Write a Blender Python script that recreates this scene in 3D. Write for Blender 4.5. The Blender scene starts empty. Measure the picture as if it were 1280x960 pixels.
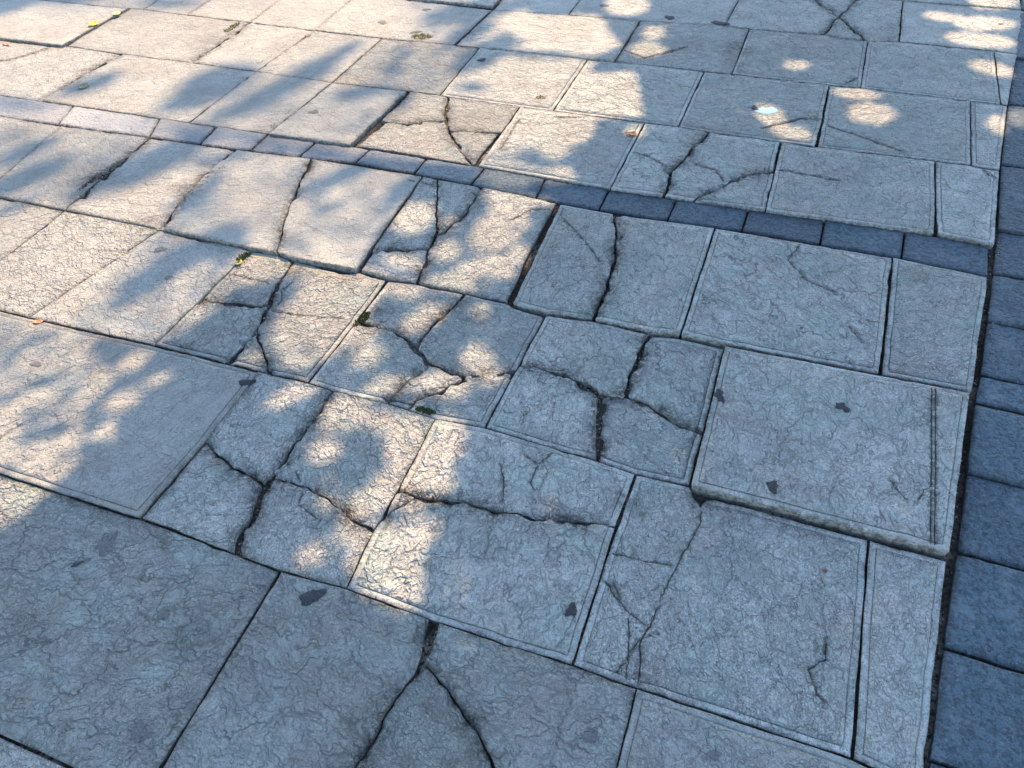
import bpy, bmesh, math, random, zlib
import numpy as np
from mathutils import Matrix, Vector
from mathutils.geometry import delaunay_2d_cdt

S = bpy.context.scene
COL = S.collection
# ------------------------------------------------------------------ camera
F_PX, CAM_H = 996.625, 1.55                       # focal length in pixels of a 1280 px wide frame, eye height
RC = np.array([[0.93362085, 0.21827454, -0.28409212],
               [0.35375166, -0.68707462, 0.63465600],
               [-0.05666324, -0.69302613, -0.71868217]])
cd = bpy.data.cameras.new('camera'); cam = bpy.data.objects.new('camera', cd); COL.objects.link(cam)
cd.sensor_fit = 'HORIZONTAL'; cd.sensor_width = 36.0; cd.lens = 36.0 * F_PX / 1280.0
cd.clip_start = 0.05; cd.clip_end = 500
mw = Matrix.Identity(4)
for i in range(3):
    mw[i][0] = RC[i][0]; mw[i][1] = -RC[i][1]; mw[i][2] = -RC[i][2]
mw[2][3] = CAM_H
cam.matrix_world = mw
S.camera = cam
# ------------------------------------------------------------------ sky and sun
SUN_EL, SUN_AZ = math.radians(52), math.radians(97)     # azimuth measured from +x towards +y
TO_SUN = Vector((math.cos(SUN_EL) * math.cos(SUN_AZ), math.cos(SUN_EL) * math.sin(SUN_AZ), math.sin(SUN_EL)))
W = bpy.data.worlds.new('World'); S.world = W; W.use_nodes = True
wn = W.node_tree.nodes; wl = W.node_tree.links
sky = wn.new('ShaderNodeTexSky'); sky.sky_type = 'NISHITA'; sky.sun_disc = False
sky.sun_elevation = SUN_EL; sky.sun_rotation = math.pi / 2 - SUN_AZ
sky.air_density = 1.0; sky.dust_density = 0.4; sky.ozone_density = 1.3
bg = wn['Background']; bg.inputs['Strength'].default_value = 0.15
wl.new(sky.outputs[0], bg.inputs['Color'])
sd = bpy.data.lights.new('sun', 'SUN'); sun = bpy.data.objects.new('sun', sd); COL.objects.link(sun)
sd.energy = 3.05; sd.angle = math.radians(0.53); sd.color = (1.0, 0.71, 0.45)
sun.rotation_euler = TO_SUN.to_track_quat('Z', 'Y').to_euler(); sun.location = (0, 4, 9)
S.view_settings.view_transform = 'Standard'; S.view_settings.look = 'None'
S.view_settings.exposure = 1.93; S.view_settings.gamma = 1.0
S.cycles.max_bounces = 5; S.cycles.diffuse_bounces = 2; S.cycles.glossy_bounces = 1; S.cycles.transmission_bounces = 3
S.cycles.caustics_reflective = False; S.cycles.caustics_refractive = False
try: S.view_settings.use_curve_mapping = False
except Exception: pass

# ------------------------------------------------------------------ projection of picture measurements onto the ground
def G(px, py, z=0.0):
    d = RC @ np.array([px - 640.0, py - 480.0, F_PX]); t = (z - CAM_H) / d[2]
    return np.array([d[0] * t, d[1] * t])
def to_px(x, y, z=0.0):
    p = np.stack([x, y, np.zeros_like(x) + z - CAM_H], -1) @ RC
    return 640 + F_PX * p[..., 0] / p[..., 2], 480 + F_PX * p[..., 1] / p[..., 2], p[..., 2]

# ------------------------------------------------------------------ noise for geometry
def _h(ix, iy, seed):
    n = (ix.astype(np.int64) * 374761393 + iy.astype(np.int64) * 668265263 + seed * 1274126177) & 0xFFFFFFFF
    n = ((n ^ (n >> 13)) * 1274126177) & 0xFFFFFFFF
    return ((n ^ (n >> 16)) & 0xFFFF) / 65535.0
def vn(x, y, seed=0):
    ix = np.floor(x); iy = np.floor(y); fx = x - ix; fy = y - iy
    ux = fx * fx * fx * (fx * (fx * 6 - 15) + 10); uy = fy * fy * fy * (fy * (fy * 6 - 15) + 10)
    a = _h(ix, iy, seed); b = _h(ix + 1, iy, seed); c = _h(ix, iy + 1, seed); d = _h(ix + 1, iy + 1, seed)
    return (a + (b - a) * ux) * (1 - uy) + (c + (d - c) * ux) * uy
def fbm(x, y, seed=0, o=4):
    s = 0; a = 1; t = 0
    for k in range(o):
        s = s + a * vn(x * 2 ** k, y * 2 ** k, seed + 17 * k); t += a; a *= 0.5
    return s / t

# ------------------------------------------------------------------ node helpers
class NT:
    def __init__(s, name):
        s.m = bpy.data.materials.new(name); s.m.use_nodes = True
        s.t = s.m.node_tree; s.t.nodes.clear()
        s.out = s.n('ShaderNodeOutputMaterial'); s.b = s.n('ShaderNodeBsdfPrincipled')
        s.l(s.b.outputs[0], s.out.inputs['Surface'])
    def n(s, ty, **kw):
        n = s.t.nodes.new(ty)
        for k, v in kw.items(): setattr(n, k, v)
        return n
    def l(s, a, b): s.t.links.new(a, b)
    def put(s, sock, v):
        if hasattr(v, 'node'): s.l(v, sock)
        elif v is not None: sock.default_value = v
    def math(s, op, a, b=None, c=None, clamp=False):
        n = s.n('ShaderNodeMath', operation=op, use_clamp=clamp)
        s.put(n.inputs[0], a); s.put(n.inputs[1], b)
        if c is not None: s.put(n.inputs[2], c)
        return n.outputs[0]
    def vm(s, op, a, b=None, sc=None):
        n = s.n('ShaderNodeVectorMath', operation=op)
        s.put(n.inputs[0], a); s.put(n.inputs[1], b)
        if sc is not None: s.put(n.inputs['Scale'], sc)
        return n.outputs[0]
    def noise(s, v, scale, detail=3, rough=0.55, dist=0.0, col=False, dim='2D'):
        n = s.n('ShaderNodeTexNoise', noise_dimensions=dim); s.put(n.inputs['Vector'], v)
        n.inputs['Scale'].default_value = scale; n.inputs['Detail'].default_value = detail
        n.inputs['Roughness'].default_value = rough; n.inputs['Distortion'].default_value = dist
        return n.outputs['Color' if col else 'Fac']
    def vor(s, v, scale, feat='DISTANCE_TO_EDGE'):
        n = s.n('ShaderNodeTexVoronoi', feature=feat, voronoi_dimensions='2D'); s.put(n.inputs['Vector'], v)
        n.inputs['Scale'].default_value = scale
        return n.outputs['Distance']
    def ss(s, v, a, b, lo=0.0, hi=1.0):
        n = s.n('ShaderNodeMapRange', interpolation_type='SMOOTHSTEP'); s.put(n.inputs[0], v)
        s.put(n.inputs[1], a); s.put(n.inputs[2], b); s.put(n.inputs[3], lo); s.put(n.inputs[4], hi)
        return n.outputs[0]
    def mix(s, f, a, b, mode='MIX'):
        n = s.n('ShaderNodeMix', data_type='RGBA', blend_type=mode)
        s.put(n.inputs[0], f); s.put(n.inputs[6], a); s.put(n.inputs[7], b)
        return n.outputs[2]
    def bump(s, h, dist, strength=1.0, normal=None):
        n = s.n('ShaderNodeBump'); n.inputs['Distance'].default_value = dist; s.put(n.inputs['Strength'], strength)
        s.l(h, n.inputs['Height'])
        if normal is not None: s.l(normal, n.inputs['Normal'])
        return n.outputs[0]
def rgb(r, g, b): return (r, g, b, 1.0)

def stone_material():
    t = NT('pale_sandstone')
    oi = t.n('ShaderNodeObjectInfo'); tc = t.n('ShaderNodeTexCoord')
    at = t.n('ShaderNodeAttribute', attribute_name='feat')
    sp = t.n('ShaderNodeSeparateColor'); t.l(at.outputs['Color'], sp.inputs[0])
    dirt, margin, crk = sp.outputs[0], sp.outputs[1], sp.outputs[2]
    rnd = oi.outputs['Random']
    off = t.vm('SCALE', (37.1, 91.7, 13.3), sc=rnd)
    pos = t.vm('ADD', tc.outputs['Object'], off)
    vr = t.n('ShaderNodeVectorRotate', rotation_type='Z_AXIS'); t.l(pos, vr.inputs['Vector'])
    t.l(t.math('MULTIPLY', rnd, 43.0), vr.inputs['Angle'])
    p = t.vm('MULTIPLY', vr.outputs[0], (1.0, 0.76, 1.0))
    p = t.vm('SCALE', p, sc=t.math('MULTIPLY_ADD', t.math('FRACT', t.math('MULTIPLY', rnd, 7.31)), 0.6, 0.72))
    # the riven face: pillows between wandering valleys, some valleys opened into dark fissures
    w1 = t.vm('SUBTRACT', t.noise(p, 20, 3, 0.68, col=True), (0.5, 0.5, 0.5))
    pw = t.vm('ADD', p, t.vm('SCALE', w1, sc=0.070))
    msk = t.noise(p, 13, 3, 0.65)
    e1 = t.vor(pw, 15); e2 = t.vor(pw, 36)
    l1 = t.math('MULTIPLY', t.ss(e1, 0.005, 0.048, 1, 0), t.ss(msk, 0.455, 0.53))
    l2 = t.math('MULTIPLY', t.ss(e2, 0.01, 0.085, 1, 0), t.ss(msk, 0.50, 0.41))
    wr = t.math('ABSOLUTE', t.math('SUBTRACT', t.noise(pw, 36, 2, 0.6), 0.5))
    l3 = t.math('MULTIPLY', t.ss(wr, 0.005, 0.036, 1, 0), t.ss(t.noise(t.vm('ADD', p, (7, 3, 1)), 26, 2, 0.5), 0.47, 0.55))
    lines = t.math('MAXIMUM', t.math('MAXIMUM', t.math('MULTIPLY', l1, 0.85), t.math('MULTIPLY', l2, 0.4)), t.math('MULTIPLY', l3, 0.30))
    keep = t.math('MULTIPLY', crk, t.math('SUBTRACT', 1.0, t.math('MULTIPLY', margin, 0.75)))
    lines = t.math('MULTIPLY', lines, keep)
    pil = t.noise(pw, 46, 4, 0.70)
    # colour
    tone = t.noise(pos, 3.2, 3, 0.6); patch = t.ss(t.noise(pos, 9, 4, 0.62), 0.42, 0.68)
    c = t.mix(t.ss(tone, 0.3, 0.7), rgb(0.50, 0.488, 0.432), rgb(0.405, 0.402, 0.362))
    c = t.mix(t.math('MULTIPLY', patch, 0.45), c, rgb(0.33, 0.315, 0.28))
    c = t.mix(t.ss(tone, 0.56, 0.70, 0, 0.30), c, rgb(0.52, 0.43, 0.34))
    hv = t.n('ShaderNodeHueSaturation'); t.l(c, hv.inputs['Color'])
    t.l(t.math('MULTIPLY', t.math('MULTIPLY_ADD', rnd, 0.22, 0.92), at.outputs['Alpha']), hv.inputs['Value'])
    c = hv.outputs[0]
    drift = t.ss(t.noise(pos, 4.2, 5, 0.7, 0.4), 0.52, 0.70)
    c = t.mix(t.math('MULTIPLY', drift, 0.25), c, rgb(0.24, 0.205, 0.165))
    grain = t.noise(pos, 260, 3, 0.75, dim='3D')
    c = t.mix(t.ss(grain, 0.48, 0.66, 0, 0.6), c, rgb(0.19, 0.178, 0.16))
    c = t.mix(t.ss(grain, 0.44, 0.28, 0, 0.45), c, rgb(0.64, 0.62, 0.57))
    c = t.mix(t.math('MULTIPLY', t.math('MULTIPLY', crk, 0.55), t.ss(t.noise(pos, 5.5, 3, 0.65), 0.45, 0.66)), c, rgb(0.33, 0.395, 0.345))
    cav = t.math('MULTIPLY', t.ss(pil, 0.50, 0.28), t.math('MULTIPLY_ADD', crk, 0.6, 0.12))  # hollows darkened: gathered dirt plus occlusion shade put into the colour
    c = t.mix(cav, c, rgb(0.20, 0.19, 0.168))
    pits = t.math('MULTIPLY', t.ss(t.vor(pos, 95, 'F1'), 0.08, 0.24, 1, 0), t.ss(t.noise(pos, 14, 2, 0.6), 0.48, 0.64))
    c = t.mix(t.math('MULTIPLY', pits, 0.6), c, rgb(0.12, 0.11, 0.10))
    c = t.mix(t.math('MULTIPLY', lines, 0.80), c, rgb(0.075, 0.072, 0.064))
    dn = t.math('MULTIPLY', dirt, t.ss(t.noise(pos, 75, 3, 0.72, dim='3D'), 0.30, 0.62))
    df = t.math('MAXIMUM', dn, t.ss(dirt, 0.72, 1.0))
    c = t.mix(df, c, rgb(0.050, 0.044, 0.036))
    t.l(c, t.b.inputs['Base Color'])
    t.b.inputs['Roughness'].default_value = 0.82
    t.b.inputs['Specular IOR Level'].default_value = 0.35
    # relief
    smooth = t.math('SUBTRACT', 1.0, t.math('MULTIPLY', margin, 0.7))
    lump = t.math('MULTIPLY_ADD', t.ss(e1, 0.0, 0.34), 0.0105, t.math('MULTIPLY_ADD', t.ss(e2, 0.0, 0.35), 0.0030, t.math('MULTIPLY', t.ss(wr, 0.0, 0.20), 0.0105)))
    mid = t.noise(pos, 95, 3, 0.72)
    hh = t.math('MULTIPLY_ADD', mid, 0.0080, t.math('MULTIPLY_ADD', pil, 0.0185, lump))
    hh = t.math('MULTIPLY', hh, t.math('MULTIPLY', smooth, t.math('MULTIPLY_ADD', crk, 1.0, 0.13)))
    hh = t.math('MULTIPLY_ADD', lines, -0.0035, hh)
    hh = t.math('MULTIPLY_ADD', t.noise(pos, 230, 2, 0.75), 0.0030, hh)
    t.l(t.bump(hh, 1.0, 1.0), t.b.inputs['Normal'])
    return t.m

def granite_material():
    t = NT('dark_granite')
    oi = t.n('ShaderNodeObjectInfo'); tc = t.n('ShaderNodeTexCoord')
    at = t.n('ShaderNodeAttribute', attribute_name='feat')
    sp = t.n('ShaderNodeSeparateColor'); t.l(at.outputs['Color'], sp.inputs[0])
    rnd = oi.outputs['Random']
    pos = t.vm('ADD', tc.outputs['Object'], t.vm('SCALE', (51.1, 27.7, 13.3), sc=rnd))
    worn = sp.outputs[2]
    base = t.mix(worn, rgb(0.050, 0.084, 0.108), rgb(0.25, 0.248, 0.24))
    hv = t.n('ShaderNodeHueSaturation'); t.l(base, hv.inputs['Color'])
    t.l(t.math('MULTIPLY_ADD', rnd, 0.5, 0.75), hv.inputs['Value'])
    c = hv.outputs[0]
    g = t.noise(pos, 80, 4, 0.75)
    c = t.mix(t.math('MULTIPLY', t.ss(g, 0.50, 0.60, 0, 0.8), t.math('SUBTRACT', 1.0, t.math('MULTIPLY', worn, 0.5))), c, t.mix(worn, rgb(0.014, 0.022, 0.030), rgb(0.17, 0.165, 0.155)))
    c = t.mix(t.ss(t.noise(pos, 130, 3, 0.7), 0.56, 0.72, 0, 0.4), c, rgb(0.20, 0.25, 0.29))
    c = t.mix(t.ss(t.noise(pos, 9, 4, 0.65), 0.5, 0.72, 0, 0.4), c, rgb(0.15, 0.18, 0.195))
    c = t.mix(t.math('MULTIPLY', t.ss(t.noise(pos, 42, 3, 0.7), 0.50, 0.66, 0, 0.6), t.math('SUBTRACT', 1.0, worn)), c, rgb(0.020, 0.034, 0.048))
    df = t.math('MULTIPLY', sp.outputs[0], t.ss(t.noise(pos, 70, 4, 0.7), 0.3, 0.6))
    c = t.mix(df, c, rgb(0.030, 0.028, 0.024))
    t.l(c, t.b.inputs['Base Color']); t.b.inputs['Roughness'].default_value = 0.7
    t.l(t.bump(t.math('MULTIPLY_ADD', t.noise(pos, 55, 3, 0.65), 0.010, t.math('MULTIPLY', g, -0.0055)), 1.0, 1.0), t.b.inputs['Normal'])
    return t.m

def simple_material(name, c1, c2, scale, rough=0.8, bump=0.0, spec=0.4):
    t = NT(name); tc = t.n('ShaderNodeTexCoord')
    f = t.noise(tc.outputs['Object'], scale, 4, 0.65)
    t.l(t.mix(t.ss(f, 0.3, 0.7), rgb(*c1), rgb(*c2)), t.b.inputs['Base Color'])
    t.b.inputs['Roughness'].default_value = rough; t.b.inputs['Specular IOR Level'].default_value = spec
    if bump: t.l(t.bump(f, bump, 1.0), t.b.inputs['Normal'])
    return t.m

def leaf_material(name, c1, c2, trans=0.25):
    t = NT(name); tc = t.n('ShaderNodeTexCoord')
    f = t.noise(tc.outputs['Object'], 9.0, 3, 0.6)
    c = t.mix(t.ss(f, 0.3, 0.7), rgb(*c1), rgb(*c2))
    t.l(c, t.b.inputs['Base Color']); t.b.inputs['Roughness'].default_value = 0.5
    tr = t.n('ShaderNodeBsdfTranslucent'); t.l(c, tr.inputs['Color'])
    mx = t.n('ShaderNodeMixShader'); mx.inputs[0].default_value = trans
    t.l(t.b.outputs[0], mx.inputs[1]); t.l(tr.outputs[0], mx.inputs[2]); t.l(mx.outputs[0], t.out.inputs['Surface'])
    return t.m

def ground_material():
    t = NT('distant_paving'); tc = t.n('ShaderNodeTexCoord')
    br = t.n('ShaderNodeTexBrick'); t.l(tc.outputs['Object'], br.inputs['Vector'])
    br.inputs['Scale'].default_value = 1.0; br.inputs['Brick Width'].default_value = 0.52; br.inputs['Row Height'].default_value = 0.5
    br.inputs['Mortar Size'].default_value = 0.004
    br.inputs['Color1'].default_value = rgb(0.46, 0.42, 0.375); br.inputs['Color2'].default_value = rgb(0.36, 0.335, 0.30)
    br.inputs['Mortar'].default_value = rgb(0.08, 0.07, 0.06)
    c = t.mix(t.ss(t.noise(tc.outputs['Object'], 8, 5, 0.7), 0.4, 0.75, 0, 0.5), br.outputs['Color'], rgb(0.25, 0.23, 0.20))
    t.l(c, t.b.inputs['Base Color']); t.b.inputs['Roughness'].default_value = 0.85
    return t.m

M_STONE = stone_material(); M_GRANITE = granite_material()
def soil_material():
    t = NT('joint_soil'); tc = t.n('ShaderNodeTexCoord'); p = tc.outputs['Object']
    f = t.noise(p, 90, 4, 0.7); c = t.mix(t.ss(f, 0.3, 0.7), rgb(0.020, 0.018, 0.015), rgb(0.075, 0.063, 0.05))
    c = t.mix(t.math('MULTIPLY', t.ss(t.noise(p, 5, 3, 0.6), 0.5, 0.68), t.ss(f, 0.35, 0.6)), c, rgb(0.24, 0.20, 0.155))
    t.l(c, t.b.inputs['Base Color']); t.b.inputs['Roughness'].default_value = .95; t.b.inputs['Specular IOR Level'].default_value = .1
    t.l(t.bump(f, 0.004), t.b.inputs['Normal']); return t.m
M_SOIL = soil_material()
M_GROUND = ground_material()
M_GUM = simple_material('trodden_gum', (0.020, 0.021, 0.024), (0.05, 0.05, 0.052), 160, 0.75, 0.001, 0.3)
M_GUMG = simple_material('old_grey_gum', (0.075, 0.074, 0.072), (0.16, 0.155, 0.145), 160, 0.8, 0.001, 0.3)
M_GUMP = simple_material('faded_gum', (0.17, 0.165, 0.15), (0.30, 0.29, 0.265), 130, 0.85, 0.002, 0.3)
M_YEL = leaf_material('yellow_leaf', (0.75, 0.58, 0.02), (0.60, 0.42, 0.02), 0.2)
M_PYEL = leaf_material('pale_yellow_leaf', (0.80, 0.72, 0.30), (0.70, 0.58, 0.22), 0.2)
M_LIME = leaf_material('lime_leaf', (0.42, 0.42, 0.02), (0.55, 0.50, 0.03), 0.2)
M_OLIVE = leaf_material('olive_leaf', (0.20, 0.20, 0.07), (0.26, 0.25, 0.10), 0.2)
M_BROWN = leaf_material('brown_leaf', (0.30, 0.14, 0.08), (0.22, 0.10, 0.06), 0.1)
M_ORANGE = leaf_material('orange_leaf', (0.55, 0.26, 0.12), (0.42, 0.19, 0.09), 0.1)
M_MOSS = simple_material('moss', (0.030, 0.042, 0.012), (0.085, 0.095, 0.03), 220, 0.95, 0.003, 0.1)
M_DRYMOSS = simple_material('dry_weed', (0.16, 0.15, 0.05), (0.30, 0.26, 0.10), 220, 0.95, 0.003, 0.1)
M_RUBBLE = simple_material('crumbled_stone', (0.14, 0.12, 0.095), (0.36, 0.32, 0.27), 120, 0.95, 0.004, 0.1)
M_FOIL = simple_material('blue_scrap', (0.15, 0.31, 0.42), (0.19, 0.36, 0.47), 30, 0.8, 0.001, 0.5)
M_CROWN = leaf_material('plane_tree_leaf', (0.055, 0.095, 0.022), (0.085, 0.125, 0.03), 0.22)
M_BARK = simple_material('plane_tree_bark', (0.16, 0.14, 0.10), (0.30, 0.27, 0.20), 9, 0.9, 0.01, 0.2)

def new_obj(name, me, mat=None, parent=None, **props):
    o = bpy.data.objects.new(name, me); COL.objects.link(o)
    if mat is not None and not me.materials: me.materials.append(mat)
    if parent is not None: o.parent = parent
    for k, v in props.items(): o[k] = v
    return o

# ------------------------------------------------------------------ measured points of the joints and cracks (picture pixels)
P = {}
def pts(txt):
    for tok in txt.replace('\n', ' ').split(';'):
        q = tok.split()
        if q: P[q[0]] = G(float(q[1]), float(q[2]))
def wp(name, x, y): P[name] = np.array([x, y], float)
def ext(name, p, px, py, y):                       # follow a joint out of the picture to world line y
    a = P[p]; b = G(px, py); t = (y - a[1]) / (b[1] - a[1]); P[name] = a + (b - a) * t
pts('''a1 172 646; a1b 295 692; a2 350 713; a3 432 735; a4 543 776; a5 716 831; a6 796 860; a7 1066 948;
b1c 36 397; b1 192 431; b2k 282 453; b2 322 463; b2m 336 467; b3 385 478; k1 417 488; b3m 484 504; b3n 510 512; b4 544 523;
b5 606 534; b6 747 576; b7 794 592; b8 862 607; b8n 886 621; b9 1086 674; b10 1184 701; b8s 876 632;
k2 395 522; k3 370 550; k4 355 578; k5 341 597; k6 331 609; k7 319 642; k8 302 664; l1 255 551; l2 275 570; l3 295 585; l4 318 598;
r1 385 609; r2 417 631; r3 445 652; r4 467 662; s1 497 612; s2 478 646; s3 519 621; s4 545 623; s5 590 631; s6 640 641; s7 715 651; s8 770 659;
t2 876 650; t3 860 682; t4 841 715; t5 829 742; t6 815 776; t7 800 803; t8 801 842;
c1 82 262; c2 201 286; c3 316 309; c3k 346 314; c4 370 322; c5 446 336; c6 487 347; c7 521 352; v1 582 366; c8 640 378; c9 684 390;
c10 742 398; c11 815 413; c12 851 417; c13 907 430; c14 1101 467; c15 1216 489;
n2 347 356; n3 335 383; n4 325 405; n5 322 425; n6 331 447; m1 248 376; m2 285 378; p1 316 420; p2 296 440;
u1 447 400; u2 470 408; u3 505 422; u4 521 437; u5 536 454; u6 556 462; u7 582 472; u8 613 467; u9 643 466;
v2 566 385; v3 545 401; w1 505 479; x1 545 492; x2 520 501;
y1 649 456; y2 672 459; y3 702 466; y4 727 479; y5 748 490; y6 783 495; y7 815 508; y8 840 527; y9 879 542; o2 800 440; o3 789 463; z1 749 530;
gA 906 430; gB 1214 490; gC 1188 691; gD 863 605;
e1 76 157; e2 187 172; e3 292 187; e4 389 198; e5 528 220; e5k 547 224; e5m 604 234; e6 700 254; e7 768 267; e8 894 284; e9 1116 321; e10 1236 346;
ff1 147 206; ff2 107 241; hh1 258 216; hh2 232 243; i1 376 225; i2 366 248; i3 354 283;
j1 461 315; j2 495 311; j3 535 312; aa1 546 262; aa2 544 295; aa3 527 335; bb1 585 262; bb2 556 288; gg1 770 300; gg2 768 325; gg3 758 362;
h0 52 126; h1 236 153; h2 335 167; h3 440 181; h4 533 196; h4k 590 206; h5 597 207; h6 763 235; h6k 830 244; h6m 867 250; h7 957 262; h8 1170 291; h9 1244 306;
q1 78 57; q2 152 67; q2b 240 78; q3 320 89; q4 415 103; q5 511 114; q5b 550 119; q6 561 121; q7 650 133; q7b 691 138; q8 806 153; q8b 848 158; q8k 885 164;
q9 977 177; q9b 1021 183; q10 1169 201; q10b 1214 206; q11 1250 212;
qa 105 92; ee1 473 150; ee2 505 155; ee3 545 151; ee4 557 150; ee5 562 163; ee6 575 187; ee7 627 166;
ga1 860 192; ga2 838 214; m9 969 212; gb1 930 220; gb2 890 237;
t11 160 10; t12 312 28; t13 393 38; t14 477 48; t14b 570 56; t15 600 59; t16 735 73; t16b 768 76; t17 880 89; t17b 915 92; t18 1037 106; t18b 1076 109; t19 1213 126; t19b 1251 130; t20 1260 131;
sa 178 12; sb 234 19; fa 285 48;
va 617 12; vb 710 19; vc 800 26; vd 906 32; ve 937 36; vf 1030 43; vg 1085 51; vh 1124 52; vi 1243 64; vj 1272 68;
xa 1005 -4; xb 1049 21; xd 1074 -4; wd 923 0; wh 1127 3; wb 724 0''')
Y8 = 4.27
wp('L1', -2.42, .67); wp('L2', -3.0, 1.18); wp('L3', -3.45, 1.70); wp('L4', -4.1, 2.21); wp('L4u', -4.75, 2.37); wp('L1b', -3.0, .67); wp('L2b', -3.45, 1.18); wp('L3b', -4.1, 1.70); wp('L5', -4.75, 2.85); wp('L6', -4.75, 3.34)
wp('b0', G(-60, 372)[0], 1.18); wp('c0', G(-22, 241)[0], 1.70)
Y0 = 0.165
ext('z0b', 'a2', 201, 958, Y0); ext('z0c', 'a4', 437, 962, Y0); ext('z0d', 'a6', 770, 962, Y0); wp('z0a', -2.42, Y0)
pts('cc1 527 828; cc2 490 880; kk2 560 862; kk3 597 915; gr0 1157 950'); ext('kk4', 'kk3', 618, 960, Y0); ext('a8', 'b10', 1157, 955, 0.655)
ext('z0e', 'b10', 1157, 955, Y0)
P['a8'][1] = 0.655
# row 6 (beyond the picture at the left) and row 7
for n, b in (('ya', 'sa'), ('yb', 'sb'), ('yc', 't12'), ('yd', 't13')): wp(n, P[b][0] - 0.01, 3.79)
wp('L7', -4.75, 3.79)
wp('ta', P['t11'][0], 3.34)
for n, b in (('x1t', 'xa'), ('x2t', 'xd'), ('w1t', 'wd'), ('w2t', 'wh'), ('w3t', 'wb')): wp(n, P[b][0] + 0.005, Y8)
wp('w4t', P['vj'][0] + 0.05, Y8); wp('w0t', P['va'][0] - 0.02, Y8)

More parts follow.
